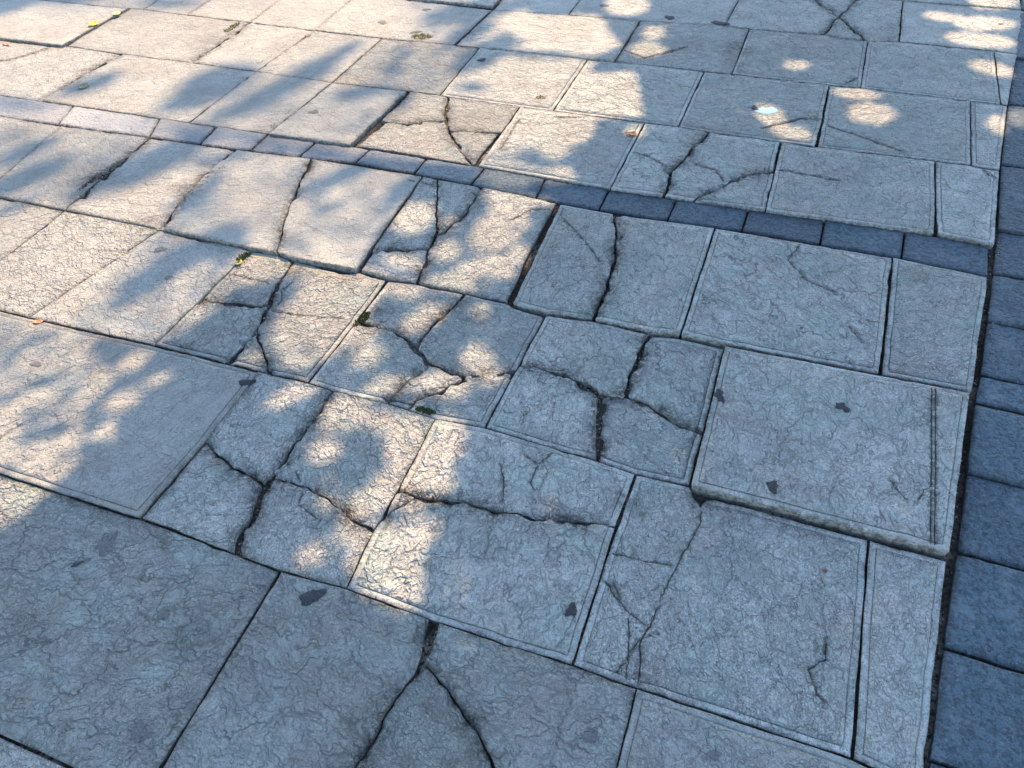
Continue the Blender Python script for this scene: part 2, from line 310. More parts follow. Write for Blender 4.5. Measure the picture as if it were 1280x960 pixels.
# ------------------------------------------------------------------ slabs: name, options, fragments ('~' before a point = broken edge)
SLABS = [
 # opts: z = height of the face, tx / ty = tilt, k = strength of fissures, m = dressed margin, s = how many pieces, t = stone tone, with the front-left shade put into it
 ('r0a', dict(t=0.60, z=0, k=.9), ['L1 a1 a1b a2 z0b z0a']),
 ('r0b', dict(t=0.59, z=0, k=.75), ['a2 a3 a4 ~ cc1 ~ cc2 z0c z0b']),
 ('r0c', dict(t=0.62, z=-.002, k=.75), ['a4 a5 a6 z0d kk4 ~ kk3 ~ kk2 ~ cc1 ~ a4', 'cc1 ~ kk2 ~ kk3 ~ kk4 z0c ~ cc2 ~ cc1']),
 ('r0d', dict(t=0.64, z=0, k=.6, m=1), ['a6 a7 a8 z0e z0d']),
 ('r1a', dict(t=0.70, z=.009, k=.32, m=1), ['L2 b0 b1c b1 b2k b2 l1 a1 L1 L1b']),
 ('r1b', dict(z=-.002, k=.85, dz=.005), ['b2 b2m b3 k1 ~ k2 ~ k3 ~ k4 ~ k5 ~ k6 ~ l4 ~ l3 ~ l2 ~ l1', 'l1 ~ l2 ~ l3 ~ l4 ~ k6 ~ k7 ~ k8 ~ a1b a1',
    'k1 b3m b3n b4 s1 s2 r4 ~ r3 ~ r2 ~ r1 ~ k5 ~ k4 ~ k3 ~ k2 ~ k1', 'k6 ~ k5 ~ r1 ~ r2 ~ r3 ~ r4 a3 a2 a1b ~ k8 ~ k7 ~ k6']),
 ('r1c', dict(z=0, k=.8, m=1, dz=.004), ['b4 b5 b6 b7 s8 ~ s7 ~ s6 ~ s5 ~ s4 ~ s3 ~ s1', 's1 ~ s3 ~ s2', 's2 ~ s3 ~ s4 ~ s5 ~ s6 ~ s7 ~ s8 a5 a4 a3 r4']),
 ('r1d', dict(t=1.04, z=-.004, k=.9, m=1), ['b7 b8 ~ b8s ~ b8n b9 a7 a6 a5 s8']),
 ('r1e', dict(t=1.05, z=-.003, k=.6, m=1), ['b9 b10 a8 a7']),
 ('r2a', dict(z=0, k=.4), ['L3 c0 c1 b0 L2 L2b']),
 ('r2b', dict(z=0, k=.55), ['c1 c2 b1c b0']),
 ('r2c', dict(z=.001, k=.35), ['c2 c3 b1 b1c']),
 ('r2d', dict(z=-.004, k=.75, m=1, dz=.006), ['c3 c3k c4 ~ n2 ~ n3 ~ m2 ~ m1', 'm1 ~ m2 ~ n3 ~ n4 ~ p1 ~ p2 ~ b2k b1', 'b2k ~ p2 ~ p1 ~ n4 ~ n5 ~ n6 ~ b2m b2', 'c4 c5 c6 u1 b3 b2m ~ n6 ~ n5 ~ n4 ~ n3 ~ n2 ~ c4']),
 ('r2e', dict(z=-.002, k=.8, m=1, dz=.006), ['c6 c7 v1 ~ v2 ~ v3 ~ u4 ~ u3 ~ u2 ~ u1', 'v1 c8 c9 y1 u9 ~ u8 ~ u7 ~ u6 ~ u5 ~ u4 ~ v3 ~ v2 ~ v1',
    'u1 ~ u2 ~ u3 ~ u4 ~ u5 ~ w1 ~ b3m k1 b3', 'u5 ~ u6 ~ u7 ~ x1 ~ x2 ~ b3n b3m ~ w1 ~ u5', 'u7 ~ u8 ~ u9 b5 b4 b3n ~ x2 ~ x1 ~ u7']),
 ('r2f', dict(t=1.06, z=-.002, k=.9, m=1, dz=.008), ['c9 c10 c11 ~ o2 ~ o3 ~ y6 ~ y5 ~ y4 ~ y3 ~ y2 ~ y1', 'c11 c12 c13 y9 ~ y8 ~ y7 ~ y6 ~ o3 ~ o2 ~ c11',
    'y1 ~ y2 ~ y3 ~ y4 ~ y5 ~ z1 ~ b6 b5 u9', 'y5 ~ y6 ~ y7 ~ y8 ~ y9 b8 b7 b6 ~ z1 ~ y5']),
 ('r2g', dict(t=1.06, z=.017, k=.75, m=1), ['gA gB gC gD']),
 ('r3a', dict(z=.004, k=.25), ['L4 e1 c0 L3 L3b']),
 ('r3b', dict(z=.006, k=.25), ['e1 e2 ~ ff1 ~ ff2 ~ c1 c0']),
 ('r3c', dict(z=.006, k=.25), ['e2 e3 ~ hh1 ~ hh2 ~ c2 c1 ~ ff2 ~ ff1 ~ e2']),
 ('r3d', dict(z=.014, k=.15, dz=.003), ['e3 e4 ~ i1 ~ i2 ~ i3 ~ c3k c3 c2 ~ hh2 ~ hh1 ~ e3', 'e4 e5 j1 c5 c4 c3k ~ i3 ~ i2 ~ i1 ~ e4']),
 ('r3f', dict(z=.003, k=.7, dz=.006), ['e5 e5k ~ aa1 ~ aa2 ~ j3 ~ j2 ~ j1', 'e5k e5m ~ bb1 ~ bb2 ~ aa2 ~ aa1 ~ e5k', 'e5m e6 c8 v1 c7 ~ aa3 ~ j3 ~ aa2 ~ bb2 ~ bb1 ~ e5m', 'j1 ~ j2 ~ j3 ~ aa3 ~ c7 c6 c5']),
 ('r3g', dict(t=1.08, z=.010, k=.9, m=1, dz=.003), ['e6 e7 ~ gg1 ~ gg2 ~ gg3 ~ c10 c9 c8', 'e7 e8 c12 c11 c10 ~ gg3 ~ gg2 ~ gg1 ~ e7']),
 ('r3h', dict(t=1.12, z=.010, k=.95, m=1), ['e8 e9 c14 c13 c12']),
 ('r3i', dict(t=1.1, z=.004, k=.85, m=1), ['e9 e10 c15 c14']),
 ('r4a', dict(z=.002, k=.3), ['L5 q1 q2 ~ qa ~ h0 L4u']),
 ('r4b', dict(z=.002, k=.2), ['q2 q2b q3 h1 h0 ~ qa ~ q2']),
 ('r4c', dict(z=.004, k=.15), ['q3 q4 h2 h1']),
 ('r4d', dict(z=.010, k=.15), ['q4 q5 ee1 h3 h2']),
 ('r4e', dict(z=.000, k=.4, dz=.004), ['q5 q5b q6 ~ ee4 ~ ee3 ~ ee2 ~ ee1', 'ee1 ~ ee2 ~ ee3 ~ ee4 ~ ee5 ~ ee6 ~ h4k h4 h3', 'q6 q7 ee7 ~ ee5 ~ ee4 ~ q6', 'ee5 ~ ee7 h5 h4k ~ ee6 ~ ee5']),
 ('r4f', dict(z=.003, k=.6, m=1), ['q7 q7b q8 h6 h5 ee7']),
 ('r4g', dict(z=.003, k=.8, m=1, dz=.003), ['q8 q8b q8k ~ ga1 ~ ga2 ~ h6k h6', 'q8k q9 m9 ~ gb1 ~ gb2 ~ h6m h6k ~ ga2 ~ ga1 ~ q8k', 'm9 h7 h6m ~ gb2 ~ gb1 ~ m9']),
 ('r4h', dict(t=1.08, z=.006, k=.8, m=1), ['q9 q9b q10 h8 h7 m9']),
 ('r4i', dict(t=1.08, z=.004, k=.7, m=1), ['q10 q10b q11 h9 h8']),
 ('r5a', dict(z=.012, k=.1), ['L6 ta t11 q1 L5']),
 ('r5b', dict(z=.001, k=.15), ['t11 sa sb t12 ~ fa ~ q2b q2 q1']),
 ('r5c', dict(z=.001, k=.15), ['t12 t13 q3 q2b ~ fa ~ t12']),
 ('r5d', dict(z=.002, k=.2), ['t13 t14 q4 q3']),
 ('r5e', dict(z=-.002, k=.4), ['t14 t14b t15 q5b q5 q4']),
 ('r5f', dict(z=.002, k=.45, m=1), ['t15 t16 q7b q7 q6 q5b']),
 ('r5g', dict(z=.001, k=.7, m=1), ['t16 t16b t17 q8b q8 q7b']),
 ('r5h', dict(t=1.05, z=.002, k=.75, m=1), ['t17 t17b t18 q9b q9 q8k q8b']),
 ('r5i', dict(t=1.05, z=.003, k=.75, m=1), ['t18 t18b t19 q10b q10 q9b']),
 ('r5j', dict(z=.003, k=.5, m=1), ['t19 t19b t20 q11 q10b']),
 ('r6z', dict(z=0, k=.1), ['L7 ya sa t11 ta L6']),
 ('r6a', dict(z=0, k=.1), ['ya yb sb sa']),
 ('r6b', dict(z=0, k=.1), ['yb yc t12 sb']),
 ('r6c', dict(z=0, k=.1), ['yc yd t13 t12']),
 ('r6d', dict(z=0, k=.2), ['yd va t14b t14 t13']),
 ('r6e', dict(z=.004, k=.3), ['va vb vc t16b t16 t15 t14b']),
 ('r6f', dict(z=-.002, k=.6), ['vc vd ve t17b t17 t16b']),
 ('r6g', dict(z=0, k=.75, m=1), ['ve vf vg t18b t18 t17b']),
 ('r6h', dict(z=.002, k=.7, m=1), ['vg vh vi t19b t19 t18b']),
 ('r6i', dict(z=.002, k=.3), ['vi vj t20 t19b']),
 ('r7a', dict(z=0, k=.15), ['w0t w3t vb va']),
 ('r7b', dict(z=0, k=.4), ['w3t w1t vd vc vb']),
 ('r7c', dict(z=.002, k=.6, dz=.002), ['w1t x1t ~ xb ~ vf ve vd', 'x1t x2t ~ xb ~ x1t', 'x2t w2t vh vg ~ xb ~ x2t', 'xb ~ vg vf ~ xb']),
 ('r7d', dict(z=0, k=.4), ['w2t w4t vj vi vh']),
]
GAPS = {}                                          # half widths (m) of wide joints and cracks
def gap(txt, g):
    q = txt.split()
    for a, b in zip(q, q[1:]): GAPS[tuple(sorted((a, b)))] = g
gap('a4 cc1', .012); gap('cc1 cc2', .0032); gap('cc2 z0c', .0022); gap('cc1 kk2 kk3 kk4', .0015)
gap('k5 k6 k7', .0085); gap('k7 k8 a1b', .0065); gap('k3 k4 k5', .0036); gap('l2 l3 l4 k6', .0036); gap('k5 r1 r2 r3 r4', .0028)
gap('n2 n3 n4', .0075); gap('c4 n2', .005); gap('u1 u2', .007); gap('u3 u4 u5 u6', .006); gap('u6 u7 u8', .0065); gap('u8 u9', .011)
gap('y1 y2 y3', .006); gap('y3 y4', .009); gap('y4 y5', .014); gap('y5 y6', .007); gap('y5 z1 b6', .007); gap('c11 o2', .009); gap('o2 o3 y6', .006); gap('y6 y7 y8 y9', .0045)
gap('e2 ff1', .004); gap('ff1 ff2', .009); gap('ff2 c1', .004); gap('e3 hh1 hh2 c2', .0018); gap('e4 i1 i2 i3 c3k', .003); gap('e4 i1', .006); gap('a2 z0b', .0036)
gap('j1 j2 j3', .0042); gap('aa2 j3', .009); gap('j3 aa3 c7', .0045); gap('aa1 aa2', .004); gap('e5k aa1', .003); gap('e5m bb1 bb2 aa2', .004)
gap('gg2 gg3 c10', .006); gap('e7 gg1 gg2', .004); gap('q5 ee1', .012); gap('ee1 h3', .012); gap('ee5 ee6', .007); gap('q6 ee4 ee5', .006)
gap('ga1 ga2 h6k', .0055); gap('gb1 m9', .004); gap('s3 s4 s5 s6 s7 s8', .003); gap('c1 b0', .002); gap('c2 b1c', .0022); gap('e1 c0', .0022)
gap('b1c b0', .0018); gap('b1 b1c', .002); gap('q2 qa h0', .0025); gap('b8 b8s b8n', .002)
gap('a8 a7', .003); gap('w1 b3m', .0025); gap('x1 x2 b3n', .0018); gap('u7 x1', .0018); gap('s1 s3 s2', .002); gap('v1 v2 v3 u4', .0035)
gap('e5 c5', .006); gap('e5 j1', .006); gap('p1 p2 b2k', .0022); gap('n4 n5 n6 b2m', .0022); gap('n3 m2 m1', .003); gap('ee3 ee2 ee1', .003); gap('ee5 ee7', .0015)
gap('t18 q9b', .004); gap('e9 c14', .0036); gap('q10 h8', .0038); gap('b9 a7', .0030); gap('vc t16b', .004); gap('t12 fa q2b', .004); gap('xb vg', .005); gap('xb vf', .0035)

HAIR = [ ([(877, 640), (876, 652), (868, 668), (860, 682), (848, 702), (841, 715), (829, 742), (822, 760)], 1.3), ([(829, 742), (815, 776), (806, 792), (800, 803), (801, 842), (797, 854)], 2.3),
  # thin cracks inside a face (pixels), half width in mm
 ([(752, 721), (770, 745), (787, 767), (805, 781)], 1.5), ([(787, 767), (786, 800), (786, 815), (783, 850)], 1.6), ([(760, 690), (800, 700), (845, 707)], 1.3),
 ([(766, 726), (776, 748)], 1.2), ([(803, 795), (788, 815)], 1.2), ([(805, 797), (822, 792)], 1.2), ([(783, 828), (771, 838), (768, 850)], 1.5),
 ([(1032, 797), (1032, 825), (1010, 837), (1022, 867), (1031, 876)], 1.5), ([(1112, 600), (1133, 625)], 1.2), ([(1168, 610), (1155, 613), (1146, 628)], 1.3),
 ([(973, 212), (990, 214), (1020, 220), (1050, 226)], 2.6), ([(1022, 148), (1000, 149), (975, 155), (955, 160)], 3.2), ([(1034, 157), (1055, 163), (1095, 178), (1130, 190)], 2.2),
 ([(792, 190), (815, 198), (838, 211)], 2.0), ([(0, 548), (16, 536), (30, 527)], 2.0), ([(62, 59), (35, 68), (10, 75), (-10, 76)], 3.5),
 ([(780, 62), (806, 72), (830, 66), (860, 58)], 2.6), ([(1058, 104), (1072, 97)], 2.5), ([(1228, 208), (1236, 218), (1246, 223)], 3.0),
 ([(656, 570), (672, 582), (690, 566)], 1.5), ([(672, 583), (663, 604), (668, 612)], 1.4), ([(345, 357), (356, 362), (366, 352)], 1.5), ([(347, 357), (330, 352), (300, 345), (282, 341)], 1.4),
 ([(352, 360), (352, 376), (345, 384)], 1.4), ([(338, 388), (365, 392), (400, 397), (430, 398)], 1.3), ([(650, 148), (625, 186)], 1.2), ([(692, 146), (730, 146)], 1.8), ([(905, 228), (895, 212), (870, 205)], 2.0),
 ([(545, 232), (510, 225)], 1.6), ([(700, 268), (730, 300), (752, 330)], 1.0), ([(640, 275), (665, 262), (690, 262)], 1.5), ([(625, 580), (630, 602), (628, 625)], 1.0),
 ([(1042, 285), (1070, 292), (1098, 297)], 1.2), ([(1000, 305), (985, 325), (1010, 352), (1045, 366)], 1.5), ([(1060, 405), (1070, 418), (1076, 425)], 1.5), ([(370, 590), (380, 612), (372, 630), (400, 650)], 1.2),
]
GROOVES = [([(1164.5, 484), (1163.5, 682)], 1.8), ([(1169.5, 485), (1168.5, 684)], 1.8)]
STAINS = [ # dirt with a shape of its own: pixel centre, radius (m), strength
 (778, 622, .06, .75), (690, 632, .05, .6), (770, 465, .05, .8), (745, 540, .035, .8), (560, 460, .05, .5), (600, 398, .04, .5), (470, 385, .05, .7),
 (120, 224, .09, 1.), (235, 237, .07, .75), (190, 280, .05, .7), (330, 372, .06, .9), (290, 388, .05, .6), (352, 585, .05, .6), (308, 662, .05, .7),
 (925, 60, .09, .8), (915, 80, .07, .7), (1115, 38, .07, .7), (1108, 49, .06, .6), (230, 800, .05, .6), (250, 790, .04, .6), (440, 905, .03, .5), (270, 835, .04, .5), (225, 900, .04, .5),
 (400, 500, .035, .5), (232, 437, .04, .6), (690, 268, .05, .7), (560, 385, .04, .6), (500, 320, .03, .3), (1020, 148, .06, .7), (905, 225, .05, .5), (800, 840, .04, .5), (795, 853, .03, .7),
 (880, 625, .03, .8), (1000, 330, .12, .2), (970, 540, .2, .14), (1080, 230, .12, .2), (590, 40, .07, .4), (460, 150, .04, .5), (270, 50, .09, .45), (255, 62, .06, .5), (105, 90, .08, .35), (345, 60, .06, .35)]
ST = [(G(a, b), r, s) for a, b, r, s in STAINS]

# ------------------------------------------------------------------ outlines
def edge_poly(a, b, rough):
    """points from a to b (a included, b not); the same line for both neighbours"""
    key = tuple(sorted((a, b))); rev = key[0] != a
    p, q = P[key[0]], P[key[1]]; L = float(np.linalg.norm(q - p))
    rs = np.random.RandomState(zlib.crc32(('%s|%s' % key).encode()) & 0x7fffffff)
    n = max(1, int(round(L / (0.0115 if rough else 0.016)))); d = (q - p) / max(L, 1e-6); nn = np.array([-d[1], d[0]])
    off = np.zeros(n + 1)
    if rough:
        amp = .4 if ((p[0] + q[0]) / 2 < -1.5 and p[1] > 1.6) or 'kk' in key[0] + key[1] else .8
        o = np.zeros(n + 1)
        for wl, am in ((5.0, .0060 * amp), (2.4, .0034 * amp), (1.0, .0016 * amp)):
            m = int(n / wl) + 3; kn = rs.uniform(-1, 1, m); x = np.arange(n + 1) / wl
            o += am * np.interp(x, np.arange(m), kn)
        env = np.minimum(1, np.minimum(np.arange(n + 1), np.arange(n, -1, -1)) / 1.5)
        off = o * env
    else:
        m = n + 3; kn = rs.uniform(-1, 1, m); off = np.interp(np.arange(n + 1) / 3.0, np.arange(m), kn) * 0.0009
        off[0] = off[-1] = 0
    tt = np.linspace(0, 1, n + 1)[:, None]
    pl = p + (q - p) * tt + nn * off[:, None]
    if rev: pl = pl[::-1]
    return pl[:-1]
def parse(fr):
    toks = fr.split(); names = []; rough = {}
    r = False
    for t in toks:
        if t == '~': r = True; continue
        if names and t == names[0]: rough[(names[-1], t)] = r; r = False; continue
        if names: rough[(names[-1], t)] = r
        names.append(t); r = False
    if (names[-1], names[0]) not in rough: rough[(names[-1], names[0])] = False
    return names, rough
ROUGH = set()
for nm, op, frs in SLABS:
    for f in frs:
        n, r = parse(f)
        for k, v in r.items():
            if v: ROUGH.add(tuple(sorted(k)))
def seg_dist(px, a, b):
    """distances (N,) of points to the nearest of the segments a-b"""
    d = b - a; L2 = (d * d).sum(1) + 1e-12; best = np.full(len(px), 9.0)
    for i0 in range(0, len(px), 4000):
        q = px[i0:i0 + 4000, None, :] - a[None]
        t = np.clip((q * d[None]).sum(2) / L2, 0, 1)
        best[i0:i0 + 4000] = np.sqrt(((q - t[..., None] * d[None]) ** 2).sum(2).min(1))
    return best
def inside(px, poly):
    x, y = px[:, 0], px[:, 1]; c = np.zeros(len(px), bool); n = len(poly)
    for i in range(n):
        x1, y1 = poly[i]; x2, y2 = poly[(i + 1) % n]
        if y1 == y2: continue
        c ^= ((y1 > y) != (y2 > y)) & (x < (x2 - x1) * (y - y1) / (y2 - y1) + x1)
    return c
SLAB_Z = {nm: op['z'] for nm, op, f in SLABS}
EDGE_OWN = {}
for nm, op, frs in SLABS:
    for f in frs:
        n, r = parse(f); cy = np.mean([P[q][1] for q in n])
        for k in r: EDGE_OWN.setdefault(tuple(sorted(k)), []).append((nm, cy))

def outline(nm, f, z):
    names, rough = parse(f)
    segs = []; gaps = []; kinds = []
    for i, a in enumerate(names):
        b = names[(i + 1) % len(names)]; key = tuple(sorted((a, b))); r = key in ROUGH
        pl = edge_poly(a, b, r); mx = (P[a][0] + P[b][0]) / 2; g = GAPS.get(key, (0.0020 if r else 0.0022) - .0009 * min(1, max(0, (-mx - 1.3) / .8)))
        cy = np.mean([P[q][1] for q in names])
        for on, oy in EDGE_OWN.get(key, []):
            if on != nm and SLAB_Z[on] > z + .002 and oy > cy: g += (SLAB_Z[on] - z) * (cy + .25) / CAM_H
        segs += list(pl); gaps += [g] * len(pl); kinds += [r] * len(pl)
    p = np.array(segs); n = len(p)
    area = 0.5 * np.sum(p[:, 0] * np.roll(p[:, 1], -1) - np.roll(p[:, 0], -1) * p[:, 1])
    if area < 0:                                   # counter-clockwise
        p = p[::-1]; gaps = gaps[::-1]; kinds = kinds[::-1]
        gaps = gaps[1:] + gaps[:1]; kinds = kinds[1:] + kinds[:1]
    gaps = np.array(gaps); kinds = np.array(kinds)
    sd0 = zlib.crc32((nm + f).encode()) % 9973
    wob = np.where(kinds, .28 + 1.05 * vn(p[:, 0] * 34, p[:, 1] * 34, 61), .55 + .9 * vn(p[:, 0] * 9, p[:, 1] * 9, 62))
    bite = np.clip(vn(p[:, 0] * 42, p[:, 1] * 42, sd0) * 1.0 - .80, 0, 1) * np.where(kinds, .034, .022)
    gaps = gaps * wob + bite
    d = np.roll(p, -1, 0) - p; d /= np.linalg.norm(d, axis=1)[:, None] + 1e-9
    nrm = np.stack([-d[:, 1], d[:, 0]], 1)         # inwards
    pn, pg = np.roll(nrm, 1, 0), np.roll(gaps, 1)
    cr = 1 + (pn * nrm).sum(1)
    o = p + (nrm + pn) * ((gaps + pg) / 2 / np.maximum(cr, .45))[:, None]
    sharp = (pn * nrm).sum(1) < 0.6                # real corners: offset each line by its own gap
    for i in np.where(sharp)[0]:
        A = np.array([pn[i], nrm[i]])
        if abs(np.linalg.det(A)) > .35:
            o[i] = p[i] + np.linalg.solve(A, np.array([pg[i], gaps[i]]))
    return o, kinds

HAIR_W = [([G(*q) for q in pl], w / 1000.0 * max(1.15, float(np.hypot(*G(*pl[0]))) / 1.6), False) for pl, w in HAIR] + [([G(*q) for q in pl], w / 1000.0, True) for pl, w in GROOVES]

def fragment_mesh(name, poly, kinds, z, tx, ty, kk, margin, seed, tone=1.0, bottom=-0.07):
    """a solid piece of stone: rounded and chipped rim, dressed margin, uneven face, thin cracks cut in"""
    c0 = poly.mean(0)
    sc = 1 - z / CAM_H; poly = poly * sc
    n = len(poly); nxt = np.roll(poly, -1, 0)
    dist_cam = np.linalg.norm(np.array([*poly.mean(0), CAM_H])); sp = 0.0085 if dist_cam < 2.3 else 0.0105 if dist_cam < 3 else .014
    aJ, bJ = poly[~kinds], nxt[~kinds]; aK, bK = poly[kinds], nxt[kinds]
    d = nxt - poly; d /= np.linalg.norm(d, axis=1)[:, None] + 1e-9; nr = np.stack([-d[:, 1], d[:, 0]], 1)
    vnr = nr + np.roll(nr, 1, 0); vnr /= np.linalg.norm(vnr, axis=1)[:, None] + 1e-9
    P2 = [poly]
    extra = []
    for dd in (0.0022, 0.0050) + ((0.0125, 0.0143, 0.0162) if margin else ()):
        for base in (poly, (poly + nxt) / 2) if dd < .01 else (poly, (poly + nxt) / 2):
            q = base + (vnr if base is poly else nr) * dd
            m = inside(q, poly); q = q[m]
            if len(q) == 0: continue
            ds = seg_dist(q, poly, nxt); extra.append(q[np.abs(ds - dd) < dd * .25])
    # thin cracks
    hv = []; hz = []; hedges = []
    for pl, w, straight in HAIR_W:
        pl = np.array(pl) * sc
        den = [];
        rs = np.random.RandomState(int(abs(pl[0][0]) * 1e4) % 99991)
        for a, b in zip(pl, pl[1:]):
            L = np.linalg.norm(b - a); m = max(1, int(L / (0.008 if straight else .011)))
            for i in range(m): den.append(a + (b - a) * i / m)
        den.append(pl[-1]); den = np.array(den)
        if not straight and len(den) > 2: den[1:-1] += rs.uniform(-.0022, .0022, den[1:-1].shape)
        ins = inside(den, poly) & (seg_dist(den, poly, nxt) > .006)
        if ins.sum() < 2: continue
        t = np.gradient(den, axis=0); t /= np.linalg.norm(t, axis=1)[:, None] + 1e-9; nn = np.stack([-t[:, 1], t[:, 0]], 1)
        ww = np.full(len(den), w)
        if not straight: ww = w * (0.75 + .5 * rs.rand(len(den)))
        ww[0] *= .3; ww[-1] *= .3
        idx = np.where(ins)[0]
        for side in (-1, 0, 1):
            prev = None
            for i in idx:
                hv.append(den[i] + nn[i] * ww[i] * side); hz.append(1.0 if side == 0 else 0.7)
                if prev is not None and i == prev + 1: hedges.append((len(hv) - 2, len(hv) - 1))
                prev = i
    hv = np.array(hv).reshape(-1, 2); hz = np.array(hz)
    # interior grid
    lo, hi = poly.min(0), poly.max(0)
    gx, gy = np.meshgrid(np.arange(lo[0], hi[0], sp), np.arange(lo[1], hi[1], sp))
    gp = np.stack([gx.ravel(), gy.ravel()], 1)
    rs = np.random.RandomState(seed); gp += rs.uniform(-.3, .3, gp.shape) * sp
    gp = gp[inside(gp, poly)]
    if len(gp):
        dg = seg_dist(gp, poly, nxt); gp = gp[dg > (0.0205 if margin else 0.009)]
        if margin:
            q = np.stack([gx.ravel(), gy.ravel()], 1); q = q[inside(q, poly)]
            if len(q):
                dq = seg_dist(q, poly, nxt); gp = np.concatenate([gp, q[(dq > .0072) & (dq < .0108)]])
    if len(hv) and len(gp):
        dh = np.full(len(gp), 9.0)
        for i0 in range(0, len(gp), 4000): dh[i0:i0 + 4000] = np.sqrt(((gp[i0:i0 + 4000, None] - hv[None]) ** 2).sum(2).min(1))
        gp = gp[dh > .0045]
    ex = np.concatenate(extra) if extra else np.zeros((0, 2))
    if len(hv) and len(ex):
        dh = np.sqrt(((ex[:, None] - hv[None]) ** 2).sum(2).min(1)); ex = ex[dh > .003]
    allp = np.concatenate([poly, hv, ex, gp]); isc = np.concatenate([np.zeros(n), hz, np.zeros(len(ex) + len(gp))])
    edges = [(i, (i + 1) % n) for i in range(n)] + [(a + n, b + n) for a, b in hedges]
    vs, es, fs, ov, oe, of = delaunay_2d_cdt([Vector((float(a), float(b))) for a, b in allp], edges, [], 1, 1e-6)
    v2 = np.array([(v.x, v.y) for v in vs])
    cen = np.zeros(len(v2)); back = {}
    for i, l in enumerate(ov):
        for k in l: back[k] = i
        m_ = max([isc[k] for k in l] or [0])
        if m_ > 0: cen[i] = m_
    tri = np.array([f for f in fs if len(f) == 3])
    ctr = v2[tri].mean(1); tri = tri[inside(ctr, poly)]
    a, b, c = v2[tri[:, 0]], v2[tri[:, 1]], v2[tri[:, 2]]
    ar = (b[:, 0] - a[:, 0]) * (c[:, 1] - a[:, 1]) - (b[:, 1] - a[:, 1]) * (c[:, 0] - a[:, 0])
    tri[ar < 0] = tri[ar < 0][:, ::-1]
    dj = seg_dist(v2, aJ, bJ) if len(aJ) else np.full(len(v2), 9.0)
    dk = seg_dist(v2, aK, bK) if len(aK) else np.full(len(v2), 9.0)
    x, y = v2[:, 0], v2[:, 1]; dm = np.minimum(dj, dk)
    rough = (fbm(x * 9 + seed, y * 9, seed, 3) - .5) * .0065 * (0.35 + kk) + (fbm(x * 34, y * 34 + seed, seed + 5, 3) - .5) * .0045 * (0.25 + kk)
    mfl = np.clip((0.0175 - dj) / .003, 0, 1) if margin else np.zeros(len(v2))
    edge_in = np.clip(dm / .03, 0, 1)
    zz = rough * (1 - mfl * .9) * (0.25 + .75 * edge_in)
    if margin:
        zz -= mfl * .0012
        zz -= .0022 * np.clip(1 - np.abs(dj - .0143) / .0019, 0, 1)
    rj = .0030; zz -= .0018 * np.clip(1 - dj / rj, 0, 1) ** 2
    chip = np.clip(fbm(x * 24, y * 24, seed + 9, 3) * 4.2 - 2.0, 0, 1.3)
    rk = .004 + .020 * chip; zz -= (.0012 + .012 * chip) * np.clip(1 - dk / rk, 0, 1) ** 1.3
    zz -= .006 * np.clip(fbm(x * 22, y * 22, seed + 31, 3) * 3.2 - 1.95, 0, 1) * np.clip(1 - dj / .012, 0, 1)
    zz -= (cen > .9) * .005
    cx, cy = v2.mean(0)
    zz += z + (x - cx) * tx + (y - cy) * ty
    dirt = np.zeros(len(v2)); dn = fbm(x * 12, y * 12, seed + 3, 3)
    dirt = np.maximum(dirt, np.clip(1 - dk / .05, 0, 1) ** 1.3 * np.clip(dn * 4.2 - 1.25, 0, .95))
    dirt = np.maximum(dirt, np.clip(1 - dj / .016, 0, 1) * np.clip(dn * 2.8 - .85, 0, .7))
    dirt = np.maximum(dirt, np.clip(1 - dm / .0028, 0, 1) * .55)
    if margin: dirt = np.maximum(dirt, np.clip(1 - np.abs(dj - .0143) / .0022, 0, 1) * .45 * np.clip(dn * 3 - .6, .25, 1))
    for s0, r0, st in ST:
        dd = np.hypot(x - s0[0], y - s0[1]); dirt = np.maximum(dirt, st * np.clip(1.25 - dd / r0, 0, 1) * np.clip(dn * 2.2 - .25, 0.3, 1))
    dirt = np.maximum(dirt, cen)
    # mesh
    nt = len(v2); ring = [back.get(i, 0) for i in range(n)]
    top = np.column_stack([x - c0[0], y - c0[1], zz])
    wt = top[ring]; wb = wt.copy(); wb[:, 2] = bottom
    wm = wt.copy(); wm[:, 2] = (wm[:, 2] - .012)
    wm[:, :2] += vnr * (.001 + .003 * rs.rand(n, 1))
    verts = np.concatenate([top, wt, wm, wb])
    faces = [tuple(t) for t in tri]
    for i in range(n):
        j = (i + 1) % n; a0, m0, b0 = nt, nt + n, nt + 2 * n
        faces.append((a0 + i, m0 + i, m0 + j, a0 + j)); faces.append((m0 + i, b0 + i, b0 + j, m0 + j))
    me = bpy.data.meshes.new(name); me.from_pydata(verts.tolist(), [], faces)
    sm = np.zeros(len(me.polygons), bool); sm[:len(tri)] = True; me.polygons.foreach_set('use_smooth', sm)
    at = me.attributes.new('feat', 'FLOAT_COLOR', 'POINT')
    colr = np.zeros((len(verts), 4)); colr[:, 3] = tone
    colr[:nt, 0] = dirt; colr[:nt, 1] = mfl; colr[:nt, 2] = kk
    colr[nt:nt + n, 0] = .55; colr[nt + n:nt + 2 * n, 0] = .85; colr[nt + 2 * n:, 0] = 1
    at.data.foreach_set('color', colr.ravel())
    me.update()
    return me, c0

